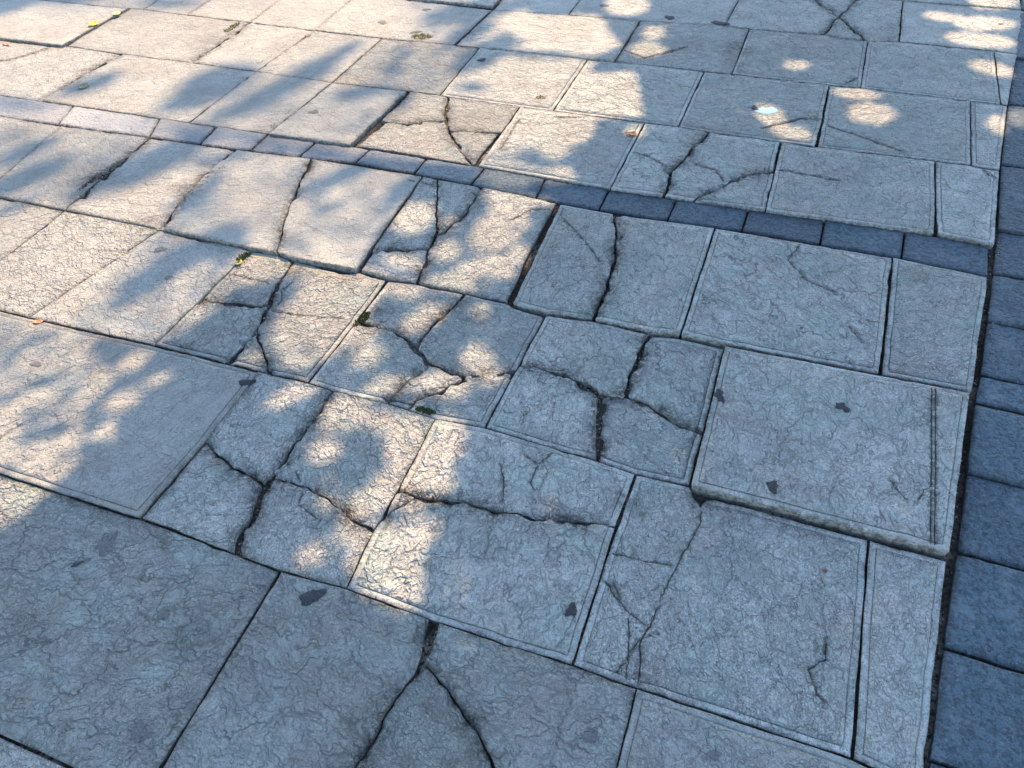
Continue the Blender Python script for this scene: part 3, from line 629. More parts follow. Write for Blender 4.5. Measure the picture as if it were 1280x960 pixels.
# ------------------------------------------------------------------ ground and bedding
def grid_mesh(name, x0, x1, y0, y1, st, fz):
    xs = np.arange(x0, x1 + st, st); ys = np.arange(y0, y1 + st, st); X, Y = np.meshgrid(xs, ys); Z = fz(X, Y)
    v = np.stack([X, Y, Z], -1).reshape(-1, 3); nx = len(xs); ny = len(ys)
    i, j = np.meshgrid(np.arange(nx - 1), np.arange(ny - 1)); a = (j * nx + i).ravel()
    f = np.stack([a, a + 1, a + nx + 1, a + nx], 1)
    me = bpy.data.meshes.new(name); me.from_pydata(v.tolist(), [], f.tolist()); me.polygons.foreach_set('use_smooth', np.ones(len(f), bool)); return me
gm = bpy.data.meshes.new('ground'); gm.from_pydata([(-60, -60, -.075), (60, -60, -.075), (60, 60, -.075), (-60, 60, -.075)], [], [(0, 1, 2, 3)])
new_obj('ground', gm, M_GROUND, kind='structure', label='wider paved ground around the broken pavement', category='ground')
def bed_z(X, Y):
    left = np.clip((-X - 0.75 * 1.0) / 1.2, 0, 1)
    return np.minimum(-.019 + .008 * left, -.024 + .015 * left + np.clip(fbm(X * 3.5, Y * 3.5, 14, 3) - .45, 0, .3) * .07 * (1 - left * .7) + (fbm(X * 14, Y * 14, 4, 4) - .5) * (.018 - .009 * left))
pav = new_obj('pavement', grid_mesh('pavement', -4.9, 1.0, 0.0, 4.4, .02, bed_z), M_SOIL, kind='structure',
              label='uneven pavement of pale broken stone slabs with dark granite bands', category='pavement')

WORD = {2: 'two', 3: 'three', 4: 'four', 5: 'five'}
cnt = 0
for nm, op, frs in SLABS:
    rs = np.random.RandomState(zlib.crc32(nm.encode()) & 0x7fffffff)
    tx, ty = rs.uniform(-.006, .006, 2)
    tone = op.get('t', (.72 if parse(frs[0])[0] and np.mean([P[q][0] for q in parse(frs[0])[0]]) < -1.45 else 1.0) + rs.uniform(-.05, .05))  # left slabs darkened: the dimmer skylight there is put into the stone tone
    parent = pav
    if len(frs) > 1:
        ctr = np.mean([P[q] for f in frs for q in parse(f)[0]], axis=0)
        parent = bpy.data.objects.new('paving_slab', None); COL.objects.link(parent); parent.parent = pav
        parent.location = (ctr[0], ctr[1], 0); parent.empty_display_size = .1
        parent['label'] = 'pale stone paving slab broken into %s pieces' % WORD[len(frs)]
    for f in frs:
        cnt += 1
        dz = op.get('dz', 0); z = op['z'] + (rs.uniform(-dz, dz * .6) if len(frs) > 1 else 0)
        ex = op.get('dz', 0)
        poly, kinds = outline(nm, f, z)
        me, c0 = fragment_mesh('slab_piece', poly, kinds, z, tx + rs.uniform(-ex, ex), ty + rs.uniform(-ex, ex), op['k'], bool(op.get('m')), 100 + cnt, tone)
        o = new_obj('fragment' if len(frs) > 1 else 'paving_slab', me, M_STONE, parent)
        loc = Vector((c0[0], c0[1], 0))
        o.location = loc - (parent.location if len(frs) > 1 else Vector())

# ------------------------------------------------------------------ granite blocks
def granite_block(quad, z, worn, seed, gapw=.003, rim=.004):
    q = np.array(quad) * (1 - z / CAM_H); c0 = q.mean(0)
    ar = sum(q[i][0] * q[(i + 1) % 4][1] - q[(i + 1) % 4][0] * q[i][1] for i in range(4))
    if ar < 0: q = q[::-1]
    pl = []
    for i in range(4):
        a, b = q[i], q[(i + 1) % 4]; L = np.linalg.norm(b - a); m = max(2, int(L / .02))
        for k in range(m): pl.append(a + (b - a) * k / m)
    p = np.array(pl); d = np.roll(p, -1, 0) - p; d /= np.linalg.norm(d, axis=1)[:, None]; nr = np.stack([-d[:, 1], d[:, 0]], 1); pn = np.roll(nr, 1, 0)
    rs = np.random.RandomState(seed)
    o = p.copy()
    for i in range(len(p)):
        g = gapw + rs.uniform(-.0008, .0012)
        A = np.array([pn[i], nr[i]])
        if abs(np.linalg.det(A)) > .4: o[i] = p[i] + np.linalg.solve(A, np.array([g, g])) + (pn[i] + nr[i]) * .0015
        else: o[i] = p[i] + nr[i] * g
    n = len(o); lo, hi = o.min(0), o.max(0); nx_ = np.roll(o, -1, 0)
    vn2 = nr + pn; vn2 /= np.linalg.norm(vn2, axis=1)[:, None]
    gx, gy = np.meshgrid(np.arange(lo[0], hi[0], .014), np.arange(lo[1], hi[1], .014)); gp = np.stack([gx.ravel(), gy.ravel()], 1) + rs.uniform(-.004, .004, (gx.size, 2))
    gp = gp[inside(gp, o)]; gp = gp[seg_dist(gp, o, nx_) > .011]
    allp = np.concatenate([o, o + vn2 * .0025, o + vn2 * .0065, gp])
    vs, es, fs, ov, oe, of = delaunay_2d_cdt([Vector((float(a), float(b))) for a, b in allp], [(i, (i + 1) % n) for i in range(n)], [], 1, 1e-6)
    v2 = np.array([(v.x, v.y) for v in vs]); back = {k: i for i, l in enumerate(ov) for k in l}
    tri = np.array([f for f in fs if len(f) == 3]); tri = tri[inside(v2[tri].mean(1), o)]
    a, b, c = v2[tri[:, 0]], v2[tri[:, 1]], v2[tri[:, 2]]
    s = (b[:, 0] - a[:, 0]) * (c[:, 1] - a[:, 1]) - (b[:, 1] - a[:, 1]) * (c[:, 0] - a[:, 0]); tri[s < 0] = tri[s < 0][:, ::-1]
    dd = seg_dist(v2, o, nx_); x, y = v2.T
    zz = z + (fbm(x * 40, y * 40, seed, 3) - .5) * .005 - .004 * np.clip(1 - dd / .0068, 0, 1) ** 2 + (x - c0[0]) * rs.uniform(-.01, .01) + (y - c0[1]) * rs.uniform(-.01, .01)
    dirt = np.clip(1 - dd / .012, 0, 1) * np.clip(fbm(x * 15, y * 15, seed, 3) * 2.5 - .6, 0, .9)
    nt = len(v2); top = np.column_stack([x - c0[0], y - c0[1], zz]); wt = top[[back[i] for i in range(n)]]; wb = wt.copy(); wb[:, 2] = -.07
    faces = [tuple(t) for t in tri] + [(nt + i, nt + n + i, nt + n + (i + 1) % n, nt + (i + 1) % n) for i in range(n)]
    verts = np.concatenate([top, wt, wb]); me = bpy.data.meshes.new('granite_block'); me.from_pydata(verts.tolist(), [], faces)
    sm = np.zeros(len(me.polygons), bool); sm[:len(tri)] = True; me.polygons.foreach_set('use_smooth', sm)
    at = me.attributes.new('feat', 'FLOAT_COLOR', 'POINT'); cl = np.zeros((len(verts), 4)); cl[:nt, 0] = dirt; cl[nt:, 0] = .8; cl[:, 2] = worn
    at.data.foreach_set('color', cl.ravel())
    ob = new_obj('granite_block', me, M_GRANITE, pav); ob.location = (c0[0], c0[1], 0); return ob
BJ = [((-150, 96), (-190, 118)), ((-10, 117), (-32, 141)), ((92, 132), (72, 156)), ((200, 147), (186, 171)), ((272, 157), (249, 180)), ((335, 167), (311, 188)), ((396, 176), (373, 196)),
      ((462, 186), (443, 204)), ((533, 197), (517, 217)), ((606, 209), (588, 231)), ((682, 222), (669, 248)), ((762, 236), (748, 263)), ((846, 249), (834, 276)),
      ((936, 261), (927, 289)), ((1031, 274), (1025, 306)), ((1131, 289), (1127, 323)), ((1237, 307), (1236, 346))]
for i in range(len(BJ) - 1):
    (a, b), (c, d) = BJ[i], BJ[i + 1]
    worn = max(0, min(1, (640 - (a[0] + c[0]) / 2) / 250.0))
    if (a[0] + c[0]) / 2 < 640: worn = max(worn, .40)
    z = .007 if i == 4 else (-.006 if i > 9 else -.001)
    granite_block([G(*a), G(*c), G(*d), G(*b)], z, worn, 500 + i)
xb_ = float(G(-150, 96)[0])
while xb_ > -6.4:
    granite_block([(xb_ - .42, 2.37), (xb_, 2.37), (xb_, 2.215), (xb_ - .42, 2.215)], -.001, 1.0, 560 + int(-xb_ * 10)); xb_ -= .42
GE = [(1279, 12), (1272, 72), (1264, 130), (1255, 205), (1251, 288), (1245, 342), (1238, 401), (1229, 468), (1222, 503), (1212, 590), (1200, 689), (1183, 808), (1166, 948)]
GW = [G(a - 5, b) for a, b in GE]
DS = np.array([.985, -.03])
end = GW[-1] + (GW[-1] - GW[-2]); GW = [GW[0] + (GW[0] - GW[1])] + GW + [end, end + (end - GW[-2])]
for cidx in range(6):
    o1 = DS * (.215 * cidx + .001); o2 = DS * (.215 * (cidx + 1))
    for i in range(len(GW) - 1):
        t = cidx * .37 % 1
        a = GW[i] + (GW[i + 1] - GW[i]) * (t if cidx else 0); b = GW[i + 1] + ((GW[min(i + 2, len(GW) - 1)] - GW[i + 1]) * (t if cidx else 0))
        if np.linalg.norm(a - b) < .03: continue
        granite_block([a + o1, a + o2, b + o2, b + o1], -.004 + .004 * math.sin(i * 2.3 + cidx), 0.0, 600 + i + 40 * cidx, .0035)

# ------------------------------------------------------------------ plain slabs of the same paving outside the picture
def rim_mesh(w, h, seed):
    p = np.array([(0, 0), (w, 0), (w, h), (0, h)]) - [w / 2, h / 2]
    v = []; rs = np.random.RandomState(seed)
    for ins, z in ((.0035, -.07), (.0035, -.004), (.007, .0), (.03, .001)):
        for q in p: v.append((q[0] - np.sign(q[0]) * ins, q[1] - np.sign(q[1]) * ins, z + (rs.uniform(-.001, .001) if z >= 0 else 0)))
    f = []
    for r in range(3):
        for i in range(4): j = (i + 1) % 4; f.append((r * 4 + i, r * 4 + j, r * 4 + 4 + j, r * 4 + 4 + i))
    f.append((12, 13, 14, 15)); me = bpy.data.meshes.new('outer_slab'); me.from_pydata(v, [], f)
    at = me.attributes.new('feat', 'FLOAT_COLOR', 'POINT'); cl = np.zeros((16, 4)); cl[:, 2] = .5; cl[:, 3] = 1; cl[:8, 0] = .6; at.data.foreach_set('color', cl.ravel())
    me.materials.append(M_STONE); return me
RM = {}
def rim(x0, x1, y0, y1):
    k = (round(x1 - x0, 3), round(y1 - y0, 3))
    if k not in RM: RM[k] = rim_mesh(x1 - x0, y1 - y0, len(RM))
    o = bpy.data.objects.new('paving_slab', RM[k]); COL.objects.link(o); o.parent = pav
    o.location = ((x0 + x1) / 2, (y0 + y1) / 2, random.Random(len(COL.objects)).uniform(-.002, .003))
for n, (y0, y1) in zip(('z0a', 'L1', 'L2', 'L3', 'L4u', 'L5', 'L6', 'L7'), ((.165, .67), (.67, 1.18), (1.18, 1.70), (1.70, 2.21), (2.37, 2.85), (2.85, 3.34), (3.34, 3.79), (3.79, 4.27))):
    x = {'z0a': -2.42, 'L1': -3.0, 'L2': -3.45, 'L3': -4.1, 'L4u': -4.75, 'L5': -4.75, 'L6': -4.75, 'L7': P['w0t'][0]}[n]
    while x > -6.6: rim(x - .62, x, y0, y1); x -= .62
for r in range(2):
    x = .35 - .2 * r
    while x > -4: rim(x - .62, x, Y0 - .51 * (r + 1), Y0 - .51 * r); x -= .62
for r in range(4):
    x = .76 + .04 * r
    while x > -6.6: rim(x - .62, x, Y8 + .5 * r, Y8 + .5 * (r + 1)); x -= .62

# ------------------------------------------------------------------ small things lying on the slabs
bpy.context.view_layer.update()
DG = bpy.context.evaluated_depsgraph_get()
def hit_px(px, py):
    d = Vector(RC @ np.array([px - 640.0, py - 480.0, F_PX])).normalized()
    ok, loc, nrm, idx, ob, mt = S.ray_cast(DG, Vector((0, 0, CAM_H)), d)
    return loc
def top_z(x, y, dflt):
    ok, loc, nrm, idx, ob, mt = S.ray_cast(DG, Vector((x, y, .12)), Vector((0, 0, -1)), distance=.3)
    return loc.z if ok else dflt
def blob(px, py, rx, ry, rot, mat, label, name='gum_spot', cat='gum', thick=.0016, rag=.22, group='trodden gum spots'):
    c = hit_px(px, py); rs = np.random.RandomState(int(px * 7 + py * 13)); NS = 18; ph = rs.uniform(0, 6.28, 4)
    vs = []; rings = (0, .4, .75, .93, 1.0); prof = (1, 1, .85, .55, 0.05)
    base = [top_z(c.x, c.y, c.z)]
    for r, pz in zip(rings, prof):
        for k in range(1 if r == 0 else NS):
            a = k * 6.28318 / NS; rr = r * (1 + rag * (math.sin(2 * a + ph[0]) * .5 + math.sin(3 * a + ph[1]) * .4 + math.sin(5 * a + ph[2]) * .35 + math.sin(8 * a + ph[3]) * .2))
            x, y = rr * rx * math.cos(a), rr * ry * math.sin(a); x, y = x * math.cos(rot) - y * math.sin(rot), x * math.sin(rot) + y * math.cos(rot)
            z = top_z(c.x + x, c.y + y, c.z)
            if abs(z - c.z) > .006: z = c.z
            vs.append((x, y, z - c.z + .0006 + thick * pz))
    fs = [(0, 1 + k, 1 + (k + 1) % NS) for k in range(NS)]
    for r in range(len(rings) - 2):
        for k in range(NS): a = 1 + r * NS; fs.append((a + k, a + NS + k, a + NS + (k + 1) % NS, a + (k + 1) % NS))
    me = bpy.data.meshes.new(name); me.from_pydata(vs, [], fs); me.polygons.foreach_set('use_smooth', np.ones(len(fs), bool))
    o = new_obj(name, me, mat, None, label=label, category=cat)
    if group: o['group'] = group
    o.location = c; return o
GUM = [(390, 746, .027, .019, .6, 0, 'large dark oval gum spot just below the central broken slabs'),
 (899, 495, .013, .021, .2, 0, 'ragged black gum spot at the left edge of the big raised slab'),
 (1053, 509, .014, .017, .5, 0, 'black angular gum spot in the upper middle of the raised slab'),
 (966, 608, .014, .016, .1, 0, 'grey gum spot near the front edge of the raised slab'),
 (308, 478, .021, .013, .7, 0, 'grey gum smear at the corner where four slabs meet'),
 (45, 455, .017, .012, .2, 1, 'small grey gum spot on the large left slab near the frame edge'),
 (204, 768, .014, .014, .1, 1, 'round grey gum spot in the middle of the lower left slab'),
 (133, 680, .024, .028, .4, 1, 'pale worn gum patch on the lower left slab'),
 (97, 705, .005, .016, -.9, 0, 'thin dark gum streak on the lower left slab'),
 (176, 915, .018, .022, -.3, 1, 'blurred old gum patch near the bottom left corner'),
 (200, 312, .019, .017, .3, 1, 'grey gum spot beside the sunlit left slab joint'),
 (210, 347, .013, .010, .8, 1, 'small grey gum spot under the dappled left slab'),
 (457, 355, .017, .014, .1, 2, 'greenish grey gum spot on a sunlit broken slab'),
 (738, 921, .013, .013, .1, 1, 'round gum spot inside a faint sun patch at the bottom'),
 (714, 763, .016, .011, .9, 0, 'splashed black gum mark near a slab corner'),
 (837, 22, .026, .022, .0, 0, 'dark oval gum spot on a shaded slab at the top'),
 (478, 28, .024, .020, .1, 1, 'dark gum spot on the sunlit slab at the top'),
 (520, 40, .026, .016, .5, 1, 'grey gum spot beside the dry weed tuft'),
 (602, 75, .020, .016, .2, 0, 'small black gum spot at the upper slab corner'),
 (392, 140, .020, .016, .2, 1, 'gum spot on the slab above the dark band'),
 (385, 45, .018, .013, .3, 1, 'small flat gum fleck near the top slab joint'),
 (247, 30, .040, .028, .5, 2, 'wide pale gum patch near the top left joint'),
 (533, 12, .022, .015, .3, 1, 'gum spot at the top edge of the sunlit slabs'),
 (755, 7, .020, .016, .3, 1, 'gum fleck at the top edge in the shade'),
 (900, 29, .045, .020, -.3, 0, 'dark wedge shaped smear where two top slabs meet'),
 (1251, 30, .010, .010, .0, 1, 'tiny gum spot inside the sun patch at the top right'),
 (241, 428, .006, .010, .5, 1, 'tiny dark speck on the shaded left slab'),
 (827, 753, .006, .016, -.8, 2, 'faint elongated gum streak on the cracked front slab'),
 (892, 944, .012, .008, .4, 1, 'rough dark speck near the bottom edge')]
for px, py, rx, ry, rot, mi, lb in GUM: blob(px, py, rx, ry, rot, (M_GUM, M_GUMG, M_GUMP)[mi], lb, thick=(.0018, .0014, .0009)[mi], rag=.5 if mi == 0 and rx < .02 else .3)
def leaf(px, py, L, wd, rot, mat, label, curl=.25, lift=.003):
    c = hit_px(px, py); NU, NV = 9, 5; vs = []
    for i in range(NU):
        u = i / (NU - 1); hw = wd * .5 * math.sin(math.pi * u ** .85) ** .8 + .0006
        for j in range(NV):
            v = -1 + 2 * j / (NV - 1); x = (u - .5) * L; y = v * hw * (1 + .12 * math.sin(u * 17 + j))
            z = lift + curl * (v * v * hw * .9 + (u - .5) ** 2 * L * .6) + .002 * math.sin(u * 9 + v * 2)
            vs.append((x * math.cos(rot) - y * math.sin(rot), x * math.sin(rot) + y * math.cos(rot), z))
    fs = [(i * NV + j, (i + 1) * NV + j, (i + 1) * NV + j + 1, i * NV + j + 1) for i in range(NU - 1) for j in range(NV - 1)]
    n = len(vs); vs += [(x, y, z - .0007) for x, y, z in vs]; fs += [tuple(n + k for k in f[::-1]) for f in fs]
    me = bpy.data.meshes.new('blade'); me.from_pydata(vs, [], fs); me.polygons.foreach_set('use_smooth', np.ones(len(fs), bool))
    root = bpy.data.objects.new('fallen_leaf', None); COL.objects.link(root); root.location = c; root['label'] = label; root['category'] = 'leaf'; root['group'] = 'fallen leaves'
    new_obj('blade', me, mat, root)
    a = Vector((-.5 * L * math.cos(rot), -.5 * L * math.sin(rot), lift + .002)); b = a + Vector((-.35 * L * math.cos(rot + .3), -.35 * L * math.sin(rot + .3), .001))
    new_obj('stalk', stalk(a, b), mat, root)
def stalk(a, b):
    bm = bmesh.new(); d = (b - a).normalized(); u = d.orthogonal().normalized(); v = d.cross(u); R = []
    for t in (0, .5, 1):
        q = a.lerp(b, t); R.append([bm.verts.new(q + (u * math.cos(k * 2.094) + v * math.sin(k * 2.094)) * .0009) for k in range(3)])
    for r, s_ in zip(R, R[1:]):
        for k in range(3): bm.faces.new((r[k], r[(k + 1) % 3], s_[(k + 1) % 3], s_[k]))
    bm.faces.new(R[0][::-1]); bm.faces.new(R[-1]); m = bpy.data.meshes.new('stalk'); bm.to_mesh(m); bm.free(); return m
leaf(117, 31, .052, .060, .2, M_YEL, 'bright yellow fallen leaf on the slab joint at the top left')
leaf(146, 18, .045, .050, .5, M_PYEL, 'pale yellow fallen leaf beside the bright yellow one')
leaf(105, 109, .050, .055, .3, M_OLIVE, 'dull olive fallen leaf in a patch of shade')
leaf(298, 329, .030, .036, .6, M_LIME, 'lime green fallen leaf above the broken slab corner', .35)
leaf(790, 169, .050, .024, .15, M_BROWN, 'curled brown fallen leaf at the edge of the shade', .5)
leaf(48, 403, .038, .018, .4, M_ORANGE, 'small orange brown leaf on the left slab joint', .3)
leaf(8, 56, .050, .020, -.2, M_ORANGE, 'rust coloured leaf scrap at the left picture edge', .3)
leaf(1031, 714, .012, .007, .1, M_BROWN, 'tiny red brown leaf bit on the right front slab', .2, .002)
o = blob(958, 139, .040, .030, .2, M_FOIL, 'pale blue plastic scrap lying on a shaded slab', 'plastic_scrap', 'scrap', .003, .25, None)
o = blob(944, 136, .012, .016, .5, M_GUM, 'black patch standing in for the dark torn gap at the left edge of the blue scrap', 'torn_gap_patch', 'scrap', .004, .5, None)  # the dark of the torn gap, put in as a black patch
def tuft(px, py, rx, ry, rot, n, mat, label, name='moss', h=.006):
    c = hit_px(px, py); rs = np.random.RandomState(int(px + py * 3)); vs = []; fs = []
    for k in range(n):
        a, r = rs.uniform(0, 6.28), math.sqrt(rs.rand()); x, y = rx * r * math.cos(a), ry * r * math.sin(a); x, y = x * math.cos(rot) - y * math.sin(rot), x * math.sin(rot) + y * math.cos(rot)
        z = max(top_z(c.x + x, c.y + y, c.z), c.z - .012) - c.z; s_ = rs.uniform(.0015, .004); hh = h * rs.uniform(.4, 1.2); b = len(vs)
        t0 = rs.uniform(0, 6.28); lx, ly = rs.normal(0, .4 * hh, 2)
        for q in range(3): vs.append((x + s_ * math.cos(t0 + q * 2.1), y + s_ * math.sin(t0 + q * 2.1), z - .001))
        vs.append((x + lx, y + ly, z + hh)); fs += [(b, b + 1, b + 3), (b + 1, b + 2, b + 3), (b + 2, b, b + 3)]
    me = bpy.data.meshes.new(name); me.from_pydata(vs, [], fs); o = new_obj(name, me, mat, None, label=label, category=name.split('_')[-1], kind='stuff'); o.location = c
tuft(453, 404, .016, .04, -.2, 260, M_MOSS, 'dark green moss filling a slab joint')
tuft(532, 514, .030, .010, .0, 160, M_MOSS, 'small green moss cushion on the joint of broken slabs')
tuft(304, 320, .012, .030, -.3, 120, M_MOSS, 'dark moss in the joint beside the lime leaf')
tuft(124, 221, .014, .11, -.05, 420, M_SOIL, 'dark crumbly debris in the wide left joint', 'loose_soil', .003)
tuft(527, 46, .05, .03, .2, 120, M_DRYMOSS, 'dry yellowish weed on the sunlit top joint', 'dry_weed', .012)
tuft(290, 35, .02, .06, -.1, 120, M_DRYMOSS, 'dry yellowish weed in a top left joint', 'dry_weed', .010)
tuft(676, 122, .02, .015, .0, 60, M_DRYMOSS, 'dry yellow fleck of weed in the sun patch', 'dry_weed', .005)
tuft(525, 624, .022, .012, .0, 140, M_RUBBLE, 'crumbled soil at the corner of a cracked slab', 'loose_soil', .007)
# crumbs of stone in the wide joints and cracks
def chip_mesh(vs, fs, x, y, z, r, rs):
    b = len(vs); q = [(1, 0, 0), (-1, 0, 0), (0, 1, 0), (0, -1, 0), (0, 0, 1), (0, 0, -1)]
    sc = rs.uniform(.6, 1.3, 3); a = rs.uniform(0, 6.28)
    for p_ in q:
        u = [p_[i] * sc[i] * r * rs.uniform(.75, 1.2) for i in range(3)]; u0, u1 = u[0] + rs.normal(0, .2 * r), u[1] + rs.normal(0, .2 * r)
        vs.append((x + u0 * math.cos(a) - u1 * math.sin(a), y + u0 * math.sin(a) + u1 * math.cos(a), z + u[2] * .7))
    fs += [(b + i, b + j, b + k) for i, j, k in ((0, 2, 4), (2, 1, 4), (1, 3, 4), (3, 0, 4), (2, 0, 5), (1, 2, 5), (3, 1, 5), (0, 3, 5))]
rs = np.random.RandomState(3); vs = []; fs = []
for (a, b), g in GAPS.items():
    if g < .0038: continue
    L = np.linalg.norm(P[a] - P[b])
    for k in range(int(L / .011 * (g / .006))):
        t = rs.rand(); q = P[a] + (P[b] - P[a]) * t; x, y = q + rs.normal(0, g * .6, 2)
        chip_mesh(vs, fs, x, y, float(bed_z(np.array(x), np.array(y))) + .002, rs.uniform(.0012, .0042), rs)
for a, b in zip(GW[1:-2], GW[2:-1]):
    for k in range(12):
        q = a + (b - a) * rs.rand(); x, y = q + [-.004 + rs.normal(0, .004), 0]
        chip_mesh(vs, fs, x, y, float(bed_z(np.array(x), np.array(y))) + rs.uniform(0, .004), rs.uniform(.001, .0035), rs)
def scat(px, py, n, sx, sy, r0, r1, rot=0):
    c = hit_px(px, py)
    for k in range(n):
        dx, dy = rs.normal(0, sx), rs.normal(0, sy); dx, dy = dx * math.cos(rot) - dy * math.sin(rot), dx * math.sin(rot) + dy * math.cos(rot); x, y = c.x + dx, c.y + dy
        chip_mesh(vs, fs, x, y, top_z(x, y, c.z) + .001, rs.uniform(r0, r1), rs)
for a in ((245, 235, 60, .012, .09), (270, 55, 50, .012, .10), (345, 65, 40, .012, .09), (105, 90, 40, .012, .09), (350, 150, 40, .012, .09), (590, 40, 40, .03, .03), (600, 474, 30, .05, .008), (190, 281, 30, .04, .012), (150, 315, 40, .012, .09),
          (390, 525, 25, .008, .02), (865, 60, 30, .1, .01), (1247, 320, 40, .006, .05), (1240, 420, 40, .006, .08), (480, 144, 20, .008, .03)): scat(*a, .0012, .0038)
scat(640, 480, 260, .9, .9, .0008, .0022)
me = bpy.data.meshes.new('grit'); me.from_pydata(vs, [], fs); o = new_obj('grit', me, M_RUBBLE, pav); o['kind'] = 'stuff'
# loose chips between the broken slabs, one by one
for px, py, r in ((586, 473, .013), (617, 470, .012), (634, 470, .011), (627, 473, .008), (600, 477, .008), (347, 590, .012), (656, 641, .011), (1003, 148, .012), (1016, 149, .012), (782, 455, .010)):
    r2 = np.random.RandomState(int(px)); bm = bmesh.new(); bmesh.ops.create_icosphere(bm, subdivisions=1, radius=r); ph = r2.uniform(.7, 1.25, 3)
    for v in bm.verts: v.co = Vector((v.co.x * ph[0], v.co.y * ph[1], v.co.z * .6)) * r2.uniform(.85, 1.1)
    me = bpy.data.meshes.new('stone_chip'); bm.to_mesh(me); bm.free()
    at = me.attributes.new('feat', 'FLOAT_COLOR', 'POINT'); cl = np.zeros((len(me.vertices), 4)); cl[:, 0] = .45; cl[:, 2] = .5; cl[:, 3] = .85; at.data.foreach_set('color', cl.ravel())
    o = new_obj('stone_chip', me, M_STONE, pav); q = G(px, py, -.006); o.location = (q[0], q[1], -.008)

